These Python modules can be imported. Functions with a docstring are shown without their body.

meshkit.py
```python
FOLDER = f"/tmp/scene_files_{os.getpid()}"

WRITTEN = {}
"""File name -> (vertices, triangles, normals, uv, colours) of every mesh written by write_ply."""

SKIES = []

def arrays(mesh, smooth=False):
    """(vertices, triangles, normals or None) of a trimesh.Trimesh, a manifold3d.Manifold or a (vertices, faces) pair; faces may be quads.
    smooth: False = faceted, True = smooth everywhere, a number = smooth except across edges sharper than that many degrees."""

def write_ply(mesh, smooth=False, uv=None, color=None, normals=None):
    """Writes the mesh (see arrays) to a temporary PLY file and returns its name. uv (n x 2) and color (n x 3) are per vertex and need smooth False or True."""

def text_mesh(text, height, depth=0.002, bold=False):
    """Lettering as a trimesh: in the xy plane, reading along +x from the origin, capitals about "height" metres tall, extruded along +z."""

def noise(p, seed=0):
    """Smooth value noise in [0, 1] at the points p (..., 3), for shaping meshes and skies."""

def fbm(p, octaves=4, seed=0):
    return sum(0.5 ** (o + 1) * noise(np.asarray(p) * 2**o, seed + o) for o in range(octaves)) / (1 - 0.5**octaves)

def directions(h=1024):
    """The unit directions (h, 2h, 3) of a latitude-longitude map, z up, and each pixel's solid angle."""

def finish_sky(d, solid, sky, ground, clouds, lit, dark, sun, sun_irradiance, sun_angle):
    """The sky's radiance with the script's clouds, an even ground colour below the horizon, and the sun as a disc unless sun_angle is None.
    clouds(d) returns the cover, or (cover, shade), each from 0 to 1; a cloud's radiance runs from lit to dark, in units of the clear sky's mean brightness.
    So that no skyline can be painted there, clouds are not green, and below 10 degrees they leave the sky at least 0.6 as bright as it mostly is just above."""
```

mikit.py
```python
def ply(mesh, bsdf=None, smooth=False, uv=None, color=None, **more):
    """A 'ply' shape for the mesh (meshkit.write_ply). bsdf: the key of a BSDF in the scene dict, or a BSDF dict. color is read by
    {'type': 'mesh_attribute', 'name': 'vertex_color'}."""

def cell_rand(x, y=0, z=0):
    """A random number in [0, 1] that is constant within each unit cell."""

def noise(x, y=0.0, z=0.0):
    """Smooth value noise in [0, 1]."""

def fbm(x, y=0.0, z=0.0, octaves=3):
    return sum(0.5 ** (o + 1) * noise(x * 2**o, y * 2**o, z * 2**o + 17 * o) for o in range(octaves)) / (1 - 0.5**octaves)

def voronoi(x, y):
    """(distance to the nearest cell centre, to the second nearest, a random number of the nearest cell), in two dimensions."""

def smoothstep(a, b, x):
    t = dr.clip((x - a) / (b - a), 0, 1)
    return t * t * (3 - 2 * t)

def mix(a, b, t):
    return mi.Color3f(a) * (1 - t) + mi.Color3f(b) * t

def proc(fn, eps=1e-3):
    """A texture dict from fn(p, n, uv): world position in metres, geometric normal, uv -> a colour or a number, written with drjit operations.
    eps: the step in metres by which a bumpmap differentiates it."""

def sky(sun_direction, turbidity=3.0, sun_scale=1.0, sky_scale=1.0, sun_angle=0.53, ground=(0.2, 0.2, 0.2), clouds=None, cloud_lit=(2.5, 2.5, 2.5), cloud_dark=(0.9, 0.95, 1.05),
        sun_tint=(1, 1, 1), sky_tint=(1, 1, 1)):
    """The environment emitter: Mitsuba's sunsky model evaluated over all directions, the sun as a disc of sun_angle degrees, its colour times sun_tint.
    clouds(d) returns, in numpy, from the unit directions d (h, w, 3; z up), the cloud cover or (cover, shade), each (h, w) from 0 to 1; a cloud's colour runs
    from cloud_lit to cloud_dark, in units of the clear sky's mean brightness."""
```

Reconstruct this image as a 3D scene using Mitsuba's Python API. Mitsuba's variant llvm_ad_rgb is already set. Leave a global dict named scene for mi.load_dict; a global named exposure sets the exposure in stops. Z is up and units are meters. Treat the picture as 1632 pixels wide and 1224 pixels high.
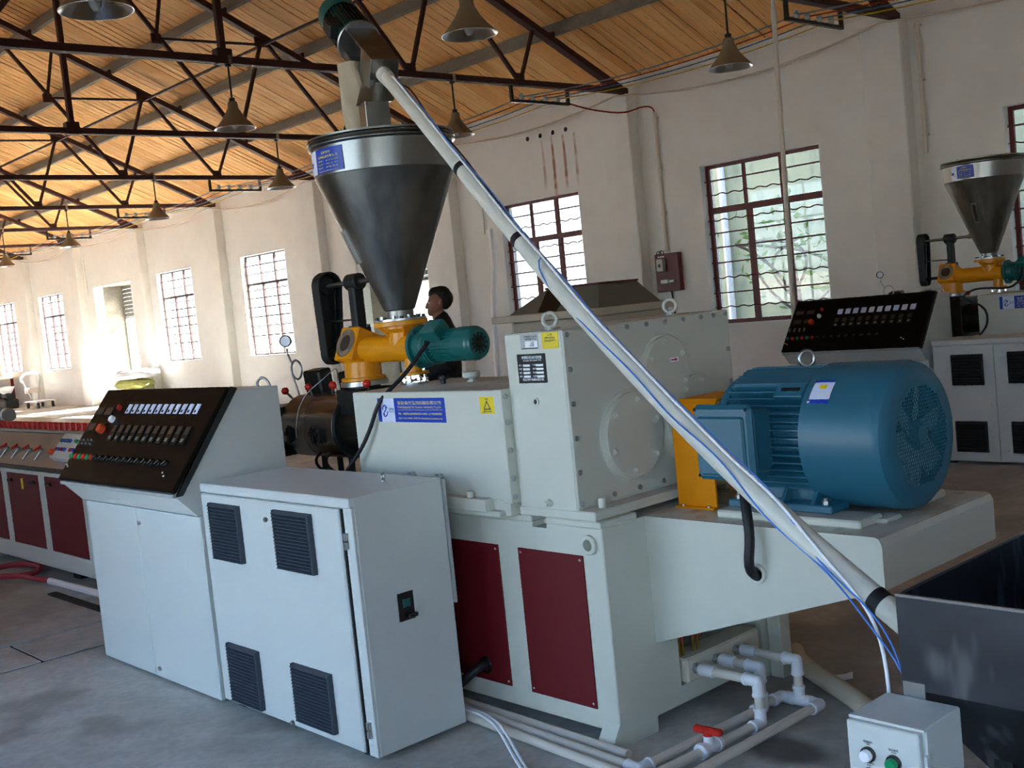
import math, glob, random
import numpy as np, trimesh, drjit as dr, mitsuba as mi, mikit, meshkit
import manifold3d as m3d
from shapely.geometry import Polygon, box as sbox
from scipy.interpolate import CubicSpline
from scipy.spatial import ConvexHull

random.seed(7)
rng = np.random.default_rng(11)
T = mi.ScalarTransform4f
scene, labels = {}, {}

# ------------------------------------------------------------------ camera, sky, exposure
def look(yaw, pitch, roll):
    f = np.array([math.sin(yaw)*math.cos(pitch), math.cos(yaw)*math.cos(pitch), math.sin(pitch)])
    r = np.cross(f, [0, 0, 1]); r /= np.linalg.norm(r); u = np.cross(r, f)
    c, s = math.cos(roll), math.sin(roll)
    return c*r + s*u, -s*r + c*u, f
_R, _U, _F = look(math.radians(-47.86), math.radians(-4.04), math.radians(-5.77))
EYE = np.array([0, 0, 1.6])
scene['camera'] = {'type': 'perspective', 'fov': 2*math.degrees(math.atan(816/1804.5)), 'fov_axis': 'x', 'near_clip': 0.05, 'far_clip': 500.0,
                   'to_world': T().look_at(origin=EYE.tolist(), target=(EYE+_F).tolist(), up=_U.tolist())}
SUN = np.array([0.34, 0.72, 0.62])
scene['sky'] = mikit.sky(SUN, turbidity=3.5, sun_scale=4.6, sky_scale=1.0, ground=(0.25, 0.24, 0.22), sun_tint=(0.82, 1.0, 1.32))
exposure = 4.5

# ------------------------------------------------------------------ materials
def lin(h):
    c = np.array([int(h[i:i+2], 16) for i in (0, 2, 4)])/255.0
    return [float(v) for v in np.where(c < 0.04045, c/12.92, ((c+0.055)/1.055)**2.4)]
def rgb(h):
    return {'type': 'rgb', 'value': lin(h)}
def mat(name, color, rough=0.5, metal=0.0, spec=0.5, clear=0.0, **kw):
    base = color if isinstance(color, dict) else rgb(color)
    d = {'type': 'principled', 'base_color': base, 'roughness': rough, 'metallic': metal, 'specular': spec}
    if clear: d['clearcoat'] = clear; d['clearcoat_gloss'] = 0.9
    d.update(kw)
    scene['m_'+name] = {'type': 'twosided', 'bsdf': d}

sm, mx, fbm, noise = mikit.smoothstep, mikit.mix, mikit.fbm, mikit.noise
def f_wall(p, n, uv):
    a = fbm(p.x*0.9, p.y*0.9, p.z*0.9); b = fbm(p.x*7, p.y*7, p.z*5)
    c = mx(lin('dcdcd7'), lin('e8e8e3'), a)*(0.95+0.08*b)
    low = (1-sm(0.0, 0.9, p.z+0.5*a))
    c = mx(c, lin('b7ac9a'), 0.35*low)
    s = mi.Float(0)
    for x0, zt, zb, w in ((-12.28, 4.02, 3.35, .5), (-12.07, 4.05, 3.16, 1.0), (-11.83, 4.03, 3.3, 1.0), (-11.6, 4.02, 3.33, .6)):
        xx = x0 + 0.02*noise(p.z*6, x0)
        wgt = (1-sm(0.006, 0.035+0.02*noise(p.z*9, 3), dr.abs(p.x-xx)))*sm(zb-0.15, zb+0.1, p.z)*(1-sm(zt-0.05, zt, p.z))
        s = dr.maximum(s, w*wgt*(0.25+0.9*noise(p.z*14, x0*3)))
    on = dr.select(p.y > 12.1, mi.Float(1), mi.Float(0))
    return mx(c, lin('9a5522'), dr.clip(s*on, 0, 0.85))
def f_floor(p, n, uv):
    a = fbm(p.x*0.5+3, p.y*0.5, 0, 4); b = fbm(p.x*4, p.y*4, 1, 4); g = fbm(p.x*40, p.y*40, 2, 2)
    c = mx(lin('979590'), lin('c0bdb6'), sm(0.25, 0.75, 0.6*a+0.4*b))
    c = mx(c, lin('6f6a60'), 0.5*sm(0.56, 0.72, fbm(p.x*1.7+9, p.y*1.7, 5, 4)))
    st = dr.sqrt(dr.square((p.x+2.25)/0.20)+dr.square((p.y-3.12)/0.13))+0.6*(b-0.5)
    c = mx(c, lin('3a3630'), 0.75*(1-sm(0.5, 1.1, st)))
    return c*(0.88+0.2*g)
def f_plank(p, n, uv):
    i = dr.floor(p.x/0.17); k = dr.select(p.y < 9.58, mi.Float(1), mi.Float(0)) + dr.select(p.y < 7.15, mi.Float(1), mi.Float(0))
    r = mikit.cell_rand(i, k, 1); r2 = mikit.cell_rand(i, k, 2)
    g = fbm(p.x*55+r*40, p.y*1.6+r*9, 0, 3); g2 = fbm(p.x*14+r*20, p.y*0.8, 4, 2)
    c = mx(lin('e8a459'), lin('fac988'), dr.clip(0.45*r+0.7*g2-0.05, 0, 1))
    c = mx(c, lin('b0733a'), 0.3*sm(0.5, 0.75, g)*(0.4+0.8*r2))
    kd = mikit.voronoi(p.x*5.5, p.y*1.1)[0]
    c = mx(c, lin('6a4320'), 0.5*(1-sm(0.02, 0.06, kd)))
    return c
def f_paint(p, n, uv):          # machine enamel, workshop dust lying on upward faces
    a = fbm(p.x*3, p.y*3, p.z*3); b = fbm(p.x*22, p.y*22, p.z*22, 2)
    c = mx(lin('c3c5b8'), lin('cccdc0'), a)
    up = sm(0.7, 0.95, n.z)
    dust = up*(0.35+0.45*sm(0.4, 0.65, fbm(p.x*5, p.y*5, 7)))
    c = mx(c, lin('9c9488'), dust)
    return mx(c, lin('6b6257'), 0.35*up*sm(0.62, 0.75, b))
def f_steel(p, n, uv):
    a = fbm(p.x*9, p.y*9, p.z*2.2, 4); b = fbm(p.x*30, p.y*30, p.z*5, 3); a = sm(0.25, 0.75, a)
    return mx(lin('6c6d69'), lin('a2a29b'), dr.clip(0.6*a+0.4*b, 0, 1))
def f_sheet(p, n, uv):
    a = fbm(p.x*5, p.y*5, p.z*7, 4); b = fbm(p.x*16, p.y*16, p.z*4, 3)
    return mx(mx(lin('4c4f55'), lin('6b6f76'), a), lin('a3a8ac'), 0.6*sm(0.62, 0.78, b))
def f_steel_r(p, n, uv):
    a = fbm(p.x*9, p.y*9, p.z*2.2, 4)
    return 0.22+0.3*a
def f_concrete(p, n, uv):
    a = fbm(p.x*2, p.y*5, p.z*5, 4); b = fbm(p.x*25, p.y*25, p.z*25, 2)
    return mx(lin('716c62'), lin('938c7f'), a)*(0.85+0.3*b)
def f_rust(p, n, uv):
    a = fbm(p.x*3, p.y*3, p.z*3, 3)
    return mx(lin('2f1412'), lin('48201a'), a)
def f_green(p, n, uv):          # plaster of the building outside
    a = fbm(p.x*0.8, p.y*0.8, p.z*0.8, 4); b = fbm(p.x*6, p.y*6, p.z*2, 3)
    c = mx(lin('9da088'), lin('b2b49a'), a)
    return mx(c, lin('7f8a78'), 0.5*sm(0.5, 0.8, b))

mat('wall', mikit.proc(f_wall), 0.9, spec=0.2)
mat('floor', mikit.proc(f_floor), 0.62, spec=0.35)
mat('plank', mikit.proc(f_plank), 0.65, spec=0.3)
mat('paint', mikit.proc(f_paint), 0.42, spec=0.5)
mat('cab', 'cbd0cc', 0.42)
mat('cabdark', 'a9aca8', 0.5)
mat('steel', mikit.proc(f_steel), mikit.proc(f_steel_r), metal=1.0)
mat('purlin', mikit.proc(f_concrete), 0.85, spec=0.2)
mat('truss', mikit.proc(f_rust), 0.6)
mat('outwall', mikit.proc(f_green), 0.9, spec=0.1)
mat('outground', 'e2e2e0', 0.95, spec=0.1)
mat('blade', '9fb6b8', 0.5)
mat('apron', '99948a', 0.45, metal=0.5)
mat('darkground', '5f6163', 0.9, spec=0.1)  # dark colour chosen to hold back bounced light, unseen ground only
mat('maroon', '64141b', 0.55, spec=0.25)
mat('redbrown', '5b201f', 0.5)
mat('motor', '266176', 0.4, clear=0.15)
mat('teal', '0f5a57', 0.32, clear=0.6)
mat('yellow', 'd98c06', 0.35, clear=0.3)
mat('guard', 'de8a02', 0.55, spec=0.2)
mat('black', '14140f', 0.35)
mat('panel', '14100d', 0.34, spec=0.06)
mat('blackmatte', '1c1c1c', 0.7)
mat('vent', '343d47', 0.5)
mat('brass', 'b08a3c', 0.35, metal=1.0)
mat('frameshade', '2f1614', 0.6)  # darkened copy of the frame red, offsets the sun glow on far windows
mat('castiron', '1f2423', 0.45, metal=0.3)
mat('rubber', '16161a', 0.55)
mat('chrome', 'd8d8d6', 0.12, metal=1.0)
mat('zinc', 'b9bbbb', 0.35, metal=1.0)
mat('stainless', '8e8e8a', 0.3, metal=1.0)
mat('sheet', mikit.proc(f_sheet), 0.36, metal=1.0)
mat('heater', '7d7e80', 0.24, metal=1.0)
mat('pvc', 'e4e3e6', 0.35)
mat('pvcpipe', 'd3cabd', 0.45)
mat('tube', 'cfcfc3', 0.35)
mat('white', 'eef0f4', 0.4)
mat('display', 'd5dcf2', 0.3)
mat('meter', '3a3430', 0.25)
mat('blue', '1f3fa8', 0.35)
mat('bluewire', '4d84d6', 0.4)
mat('redwire', '96201f', 0.5)
mat('yellowwire', 'c9a51e', 0.5)
mat('greywire', '7d8790', 0.5)
mat('bluegrey', '3f6e90', 0.5)
mat('ink', 'd9c98a', 0.5)
mat('inkdark', '30303a', 0.6)
mat('sticker', 'e2c713', 0.4)
mat('red', 'c3241b', 0.35)
mat('orange', 'cf4a22', 0.35)
mat('green', '0c8a58', 0.3)
mat('lamp', '85745a', 0.5)
mat('reflector', 'd0d2d4', 0.18, metal=1.0)
mat('ceramic', 'a9b0b0', 0.3)
mat('cord', 'cfc8bc', 0.7)
mat('bag', 'b7aa93', 0.85)
mat('sack', 'd7d9de', 0.75)
mat('sackyellow', 'a5a35a', 0.75)
mat('wood', '8f6f52', 0.75)
mat('cloth', '7b6a55', 0.9)
mat('skin', '9a6b52', 0.6)
mat('hair', '12100f', 0.6)
mat('jacket', '15161c', 0.8)
mat('trousers', '22242c', 0.85)
mat('olive', '6f6d60', 0.55)
mat('beige', 'c9c0ad', 0.5)
mat('leaf', '6f8a3f', 0.8)
mat('bark', '5d5347', 0.9)
mat('shutter', '6d6a63', 0.6)
mat('breaker', 'a7a89e', 0.5)
mat('hosered', 'a33440', 0.5)
scene['m_glass'] = {'type': 'thindielectric', 'int_ior': 1.5}

# ------------------------------------------------------------------ mesh helpers
OFF = np.zeros(3)
def cat(*ms):
    vs, fs, k = [], [], 0
    for m in ms:
        if m is None: continue
        v, f = (np.asarray(m.vertices), np.asarray(m.faces)) if hasattr(m, 'vertices') else m
        vs.append(v); fs.append(np.asarray(f)+k); k += len(v)
    return np.vstack(vs), np.vstack(fs)
def put(name, mesh, m, parent=None, smooth=False, label=None, category=None, group=None, kind=None):
    full = parent+'__'+name if parent else name
    key, i = full, 0
    while key in scene or key in labels:
        i += 1; key = '%s_%03d' % (full, i)
    v, f = (np.asarray(mesh.vertices, float), np.asarray(mesh.faces)) if hasattr(mesh, 'vertices') else mesh
    scene[key] = mikit.ply(trimesh.Trimesh(np.asarray(v)+OFF, f, process=False), 'm_'+m, smooth=smooth)
    tag(key, label, category, group, kind)
    return key
def tag(key, label=None, category=None, group=None, kind=None):
    d = {k: v for k, v in dict(label=label, category=category, group=group, kind=kind).items() if v}
    if d: labels[key] = {**labels.get(key, {}), **d}
def thing(name, label, category, group=None, kind=None):
    key, i = name, 0
    while key in labels or key in scene or any(k.startswith(key+'__') for k in scene):
        i += 1; key = '%s_%03d' % (name, i)
    tag(key, label, category, group, kind)
    return key
_CF = np.array([[0,1,3],[0,3,2],[4,6,7],[4,7,5],[0,4,5],[0,5,1],[2,3,7],[2,7,6],[0,2,6],[0,6,4],[1,5,7],[1,7,3]])
_S = np.array([[x, y, z] for x in (-1, 1) for y in (-1, 1) for z in (-1, 1)], float)
def hull(pts):
    h = ConvexHull(np.asarray(pts, float))
    m = trimesh.Trimesh(h.points, h.simplices, process=False)
    c = h.points[h.vertices].mean(0)
    f = np.array(h.simplices)
    n = np.cross(h.points[f[:, 1]]-h.points[f[:, 0]], h.points[f[:, 2]]-h.points[f[:, 0]])
    flip = ((h.points[f[:, 0]]-c)*n).sum(1) < 0
    f[flip] = f[flip][:, ::-1]
    return h.points, f
def obox(c, ax, half, bev=0.0):
    ax, half, c = np.asarray(ax, float), np.asarray(half, float), np.asarray(c, float)
    if bev <= 0: return (_S*half)@ax+c, _CF
    b = min(bev, half.min()*0.9)
    pts = np.vstack([_S*(half-np.array([b, b, 0])), _S*(half-np.array([b, 0, b])), _S*(half-np.array([0, b, b]))])
    v, f = hull(pts)
    return v@ax+c, f
def bx(x0, x1, y0, y1, z0, z1, bev=0.0):
    return obox(((x0+x1)/2, (y0+y1)/2, (z0+z1)/2), np.eye(3), (abs(x1-x0)/2, abs(y1-y0)/2, abs(z1-z0)/2), bev)
def unit(v):
    v = np.asarray(v, float); return v/np.linalg.norm(v)
def frame(d, up=(0, 0, 1)):
    d = unit(d); up = np.asarray(up, float)
    if abs(d@unit(up)) > 0.98: up = np.array([1.0, 0, 0]) if abs(d[0]) < 0.9 else np.array([0, 1.0, 0])
    a = unit(np.cross(up, d)); b = np.cross(d, a)
    return a, b, d
def bar(p0, p1, w, h, bev=0.0, up=(0, 0, 1)):
    p0, p1 = np.asarray(p0, float), np.asarray(p1, float)
    a, b, d = frame(p1-p0, up)
    return obox((p0+p1)/2, [a, b, d], (w/2, h/2, np.linalg.norm(p1-p0)/2), bev)
def lathe(prof, o, d, n=32, closed=False):
    a, b, d = frame(d); o = np.asarray(o, float)
    t = np.arange(n)*2*np.pi/n
    ring = np.cos(t)[:, None]*a+np.sin(t)[:, None]*b
    v = np.vstack([o+ring*r+d*h for r, h in prof]); k = len(prof)
    fs = []
    i = np.arange(n); j = (i+1) % n
    for s in range(k if closed else k-1):
        q, w = s*n, ((s+1) % k)*n
        fs += [np.stack([q+i, q+j, w+j], 1), np.stack([q+i, w+j, w+i], 1)]
    f = np.vstack(fs)
    va = v[f]; ok = np.linalg.norm(np.cross(va[:, 1]-va[:, 0], va[:, 2]-va[:, 0]), axis=1) > 1e-14
    return v, f[ok]
def cyl(p0, p1, r, r1=None, n=24, bev=0.0):
    p0, p1 = np.asarray(p0, float), np.asarray(p1, float)
    L = np.linalg.norm(p1-p0); r1 = r if r1 is None else r1
    if bev: prof = [(0, 0), (r-bev, 0), (r, bev), (r1, L-bev), (r1-bev, L), (0, L)]
    else: prof = [(0, 0), (r, 0), (r1, L), (0, L)]
    return lathe(prof, p0, p1-p0, n)
def spline(pts, per=8):
    pts = np.asarray(pts, float)
    if len(pts) == 2: return np.linspace(pts[0], pts[1], 2)
    s = np.r_[0, np.cumsum(np.linalg.norm(np.diff(pts, axis=0), axis=1))]
    return CubicSpline(s, pts)(np.linspace(0, s[-1], per*(len(pts)-1)+1))
def sweep(p, r, n=10, cap=True):
    p = np.asarray(p, float)
    t = np.gradient(p, axis=0); t /= np.linalg.norm(t, axis=1, keepdims=True)
    a = frame(t[0])[0]; rows = []
    ang = np.arange(n)*2*np.pi/n
    for k in range(len(p)):
        a = unit(a-(a@t[k])*t[k]); b = np.cross(t[k], a)
        rk = r if np.isscalar(r) else r[k]
        rows.append(p[k]+rk*(np.cos(ang)[:, None]*a+np.sin(ang)[:, None]*b))
    v = np.vstack(rows); i = np.arange(n); j = (i+1) % n; fs = []
    for k in range(len(p)-1):
        q, w = k*n, (k+1)*n
        fs += [np.stack([q+i, q+j, w+j], 1), np.stack([q+i, w+j, w+i], 1)]
    if cap:
        v = np.vstack([v, p[:1], p[-1:]]); c0, c1 = len(v)-2, len(v)-1; e = (len(p)-1)*n
        fs += [np.stack([j, i, i*0+c0], 1), np.stack([e+i, e+j, i*0+c1], 1)]
    return v, np.vstack(fs)
def tube(pts, r, n=10, per=8):
    return sweep(spline(pts, per), r, n)
def torus(c, axis, R, r, n=28, m=10):
    t = np.arange(m)*2*np.pi/m
    return lathe([(R+r*math.cos(q), r*math.sin(q)) for q in t], c, axis, n, closed=True)
def ringflange(c, d, ro, ri, h, n=32):
    return lathe([(ri, 0), (ro, 0), (ro, h*0.8), (ro-h*0.2, h), (ri, h)], c, d, n, closed=True)
def prism(poly, axis, a, b):
    """poly: shapely polygon or points. axis y: (x,z) along y; x: (y,z) along x; z: (x,y) along z."""
    p = poly if hasattr(poly, 'exterior') else Polygon(poly)
    m = trimesh.creation.extrude_polygon(p, b-a, engine='earcut')
    v, f = np.array(m.vertices), np.array(m.faces)
    if axis == 'z': w = np.stack([v[:, 0], v[:, 1], v[:, 2]+a], 1)
    elif axis == 'x': w = np.stack([v[:, 2]+a, v[:, 0], v[:, 1]], 1)
    else: w = np.stack([v[:, 0], v[:, 2]+a, v[:, 1]], 1); f = f[:, ::-1]
    return w, f
def mani(m):
    v, f = m
    t = trimesh.Trimesh(v, f, process=True); t.merge_vertices()
    return m3d.Manifold(m3d.Mesh(np.asarray(t.vertices, np.float32), np.asarray(t.faces, np.uint32)))
def diff(a, *bs):
    A = mani(a)
    for b in bs: A = A-mani(b)
    q = A.to_mesh(); return np.array(q.vert_properties[:, :3]), np.array(q.tri_verts)
def hexbolt(p, d, r, h):
    return cyl(p, np.asarray(p, float)+unit(d)*h, r, n=6)
def socket(p, d, r, h):
    return lathe([(0, h*0.35), (r*0.55, h*0.35), (r*0.6, h), (r, h), (r, 0)], p, d, 14)
def dome(p, d, r, h, n=18):
    return lathe([(r, 0)]+[(r*math.cos(a), h*math.sin(a)) for a in np.linspace(0.2, math.pi/2, 6)], p, d, n)
def eyebolt(name, parent, p, R, r, m, axis=(0, 1, 0)):
    p = np.asarray(p, float)
    return put(name, cat(torus(p+[0, 0, R+r*1.6], axis, R, r, 26, 10), cyl(p, p+[0, 0, r*1.6], r*1.9, r*1.5, 16), cyl(p-[0, 0, .002], p+[0, 0, r*0.6], r*2.6, n=20)), m, parent, smooth=50)
_FONT = {}
def glyphs(text, height, depth, cjk):
    if not cjk: return meshkit.text_mesh(text, height, depth)
    try:
        from PIL import Image, ImageDraw, ImageFont
        from shapely import affinity, union_all, box as B
        if 'f' not in _FONT: _FONT['f'] = ImageFont.truetype(glob.glob('/opt/blender-*/*/datafiles/fonts/Noto Sans CJK*')[0], 48)
        font = _FONT['f']
        x0, y0, x1, y1 = font.getbbox(text, anchor='ls')
        im = Image.new('L', (x1-x0+8, y1-y0+8)); ImageDraw.Draw(im).text((4-x0, 4-y0), text, 255, font, anchor='ls')
        on = np.pad(np.asarray(im) > 120, ((0, 0), (1, 1))).astype(np.int8)
        rows, st = np.nonzero(np.diff(on, axis=1) == 1); en = np.nonzero(np.diff(on, axis=1) == -1)[1]
        sh = union_all(B(st, -rows-1, en, -rows)).buffer(0.5).buffer(-0.5).simplify(0.8)
        s = height/40.0
        sh = affinity.affine_transform(sh, [s, 0, 0, s, -4*s, (4-y0)*s])
        return trimesh.util.concatenate([trimesh.creation.extrude_polygon(g, depth, engine='earcut') for g in getattr(sh, 'geoms', [sh]) if g.area > 0])
    except Exception:
        return None
def text(txt, o, right, up, height, width=None, depth=0.0006, cjk=False):
    """Lettering from its lower left corner o; squeezed to width if given."""
    g = glyphs(txt, height, depth, cjk)
    if g is None: g = meshkit.text_mesh('-'*len(txt), height, depth)
    v = np.array(g.vertices); w = v[:, 0].max()
    if width: v[:, 0] *= width/w
    right, up = unit(right), unit(up); nrm = np.cross(right, up)
    return np.asarray(o, float)+v[:, :1]*right+v[:, 1:2]*up+v[:, 2:3]*nrm, np.array(g.faces)

# ------------------------------------------------------------------ the hall
XT = [1.65, -2.35, -6.4, -10.44, -14.42, -18.38, -22.3, -26.2, -30.1, -34.0, -37.9]
XL, XR, YF, YN, YR = -40.0, 6.0, 12.2, -0.3, 5.95
SL = 0.45
def zroof(y): return 4.52+SL*(YF-(y if y >= YR else 2*YR-y))        # underside of the boards
def zchord(y): return 4.36+SL*(12.0-(y if y >= YR else 2*YR-y))     # axis of the trusses' top chords
WINS = [(-5.33, -3.53), (-9.37, -7.57), (-13.35, -11.62), (-21.67, -19.87), (-25.72, -23.93), (-33.5, -31.68), (-37.35, -35.5)]
DOORS = [(-17.45, -15.35), (-29.5, -27.2)]
NWINS = [(2.1, 5.1), (-13.4, -11.6), (-17.8, -15.2), (-21.8, -19.0), (-25.7, -22.9), (-33.6, -30.7), (-37.5, -34.6)]  # unseen near-wall windows, added and sized for the light they let in
NDOORS = [(-5.7, -3.1), (-1.6, 1.3), (-29.6, -26.7)]  # unseen near-wall doorways, widths and heights set for the light they admit
NH = [3.0, 2.7, 3.9]
ZW0, ZW1 = 1.05, 3.15
NZ0, NZ1 = 0.9, 3.9

hole = Polygon([(-6.56, 0.4), (-5.99, 0.4), (-5.99, 2.75), (-6.56, 2.75)])
floor = put('floor', prism(sbox(XL-.5, YN-.3, XR+.5, YF+.3).difference(hole), 'z', -0.12, 0.0), 'floor', label='grey concrete workshop floor', kind='structure')
put('trench_bed', prism(hole, 'z', -0.16, -0.014), 'blackmatte', floor)
for a, b in ((0.42, 1.975), (1.99, 2.74)):
    put('trench_cover', bx(-6.515, -6.035, a, b, -0.012, -0.001, 0.003), 'floor', floor)
put('cable_channel', bx(-7.6, -5.9, 2.58, 2.64, 0.0, 0.012, .003), 'blackmatte', floor, label='black cable cover strip lying on the floor')

def wall(name, poly, y0, y1, label):
    return put(name, prism(poly, 'y', y0, y1), 'wall', label=label, kind='structure')
pf = sbox(XL, -0.1, XR, 4.56)
for a, b in WINS: pf = pf.difference(sbox(a, ZW0, b, ZW1))
for a, b in DOORS: pf = pf.difference(sbox(a, -0.2, b, 3.12))
wall_far = wall('wall_far', pf, YF, YF+0.26, 'long cream plastered wall with windows and pilasters')
pn = sbox(XL, -0.1, XR, 4.56)
for a, b in NWINS: pn = pn.difference(sbox(a, NZ0 if a < -14 or a > 0 else ZW0, b, NZ1 if a < -14 or a > 0 else ZW1))
for (a, b), h in zip(NDOORS, NH): pn = pn.difference(sbox(a, -0.2, b, h))
wall_near = wall('wall_near', pn, YN-0.26, YN, 'unseen wall behind the photographer with open doorways sized for the light')
gable = Polygon([(YN-.26, -0.1), (YF+.26, -0.1), (YF+.26, 4.4), (YR, 4.4+SL*(YF+.26-YR)+.1), (YN-.26, 4.4)])
put('wall_left', prism(gable, 'x', XL-0.25, XL), 'wall', label='far gable wall', kind='structure')
put('wall_right', prism(gable, 'x', XR, XR+0.25), 'wall', label='near gable wall', kind='structure')
for x in XT:
    for w, y0, y1 in ((wall_far, 12.0, YF+.01), (wall_near, YN-.01, YN+.2)):
        if w is wall_near and any(a-.2 < x+.1 and x-.45 < b+.2 for a, b in NDOORS): continue
        put('pilaster', bx(x-0.42, x+0.08, y0, y1, 0, 4.3, 0.012), 'wall', w)
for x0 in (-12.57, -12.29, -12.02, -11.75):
    put('sleeve_hole_shade', cyl((x0, YF-.004, 4.07), (x0, YF+.0, 4.07), 0.035, n=14), 'blackmatte', wall_far)  # black disc on the wall face, stands in for shade in the hole

# ceiling: boards on the far slope one by one, nearest first; the rest of the boards joined
planks = []
ys = [12.32, 9.58, 7.15, YR]
n_col = int((XR+.2-XL)/0.17)
for i in range(n_col):
    xa = math.floor((XL)/0.17)*0.17+i*0.17
    for k in range(3):
        g = 0.006+(0.028 if rng.random() < 0.36 else 0.0); dz = rng.uniform(-.004, .004)
        y0, y1 = ys[k], ys[k+1]
        d = np.array([0, y1-y0, zroof(y1)-zroof(y0)]); nrm = unit(np.array([0, SL, 1.0]))
        c = np.array([xa+0.085, (y0+y1)/2, (zroof(y0)+zroof(y1))/2])+nrm*(0.012+dz)
        m = obox(c, [np.array([1.0, 0, 0]), unit(d), nrm], (0.085-g/2, np.linalg.norm(d)/2-.002, 0.011))
        planks.append((np.linalg.norm(c-np.array([-4.0, 0, 1.6])) + (100 if xa > -5.6 else 0), m))
planks.sort(key=lambda q: q[0])
ceiling = put('ceiling', cat(*[obox(np.array([(XL+XR)/2, (a+b)/2, (zroof(a)+zroof(b))/2])+unit(np.array([0, s*SL, 1]))*0.05,
              [np.array([1.0, 0, 0]), unit(np.array([0, b-a, zroof(b)-zroof(a)])), unit(np.array([0, s*SL, 1.0]))], ((XR-XL)/2+.4, math.hypot(b-a, zroof(b)-zroof(a))/2+.02, 0.02))
              for a, b, s in ((YF+.5, YR, 1), (2*YR-YF-.5, YR, -1))]), 'blackmatte', label='pitched ceiling of yellow pine boards', kind='structure')
for _, m in planks[:298]: put('plank', m, 'plank', ceiling)
put('far_planks', cat(*[m for _, m in planks[298:]]), 'plank', ceiling, kind='stuff')
near = []
for i in range(n_col):
    xa = math.floor(XL/0.17)*0.17+i*0.17; y0, y1 = 2*YR-12.32, YR
    d = np.array([0, y1-y0, zroof(y1)-zroof(y0)]); nrm = unit(np.array([0, -SL, 1.0]))
    near.append(obox(np.array([xa+.085, (y0+y1)/2, (zroof(y0)+zroof(y1))/2])+nrm*.012, [np.array([1.0, 0, 0]), unit(d), nrm], (.082, np.linalg.norm(d)/2, .011)))
put('opposite_planks', cat(*near), 'plank', ceiling, kind='stuff')
put('wall_plate', bx(XL, XR, YF-.03, YF+.1, 4.44, 4.55, .01), 'wall', wall_far)

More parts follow.
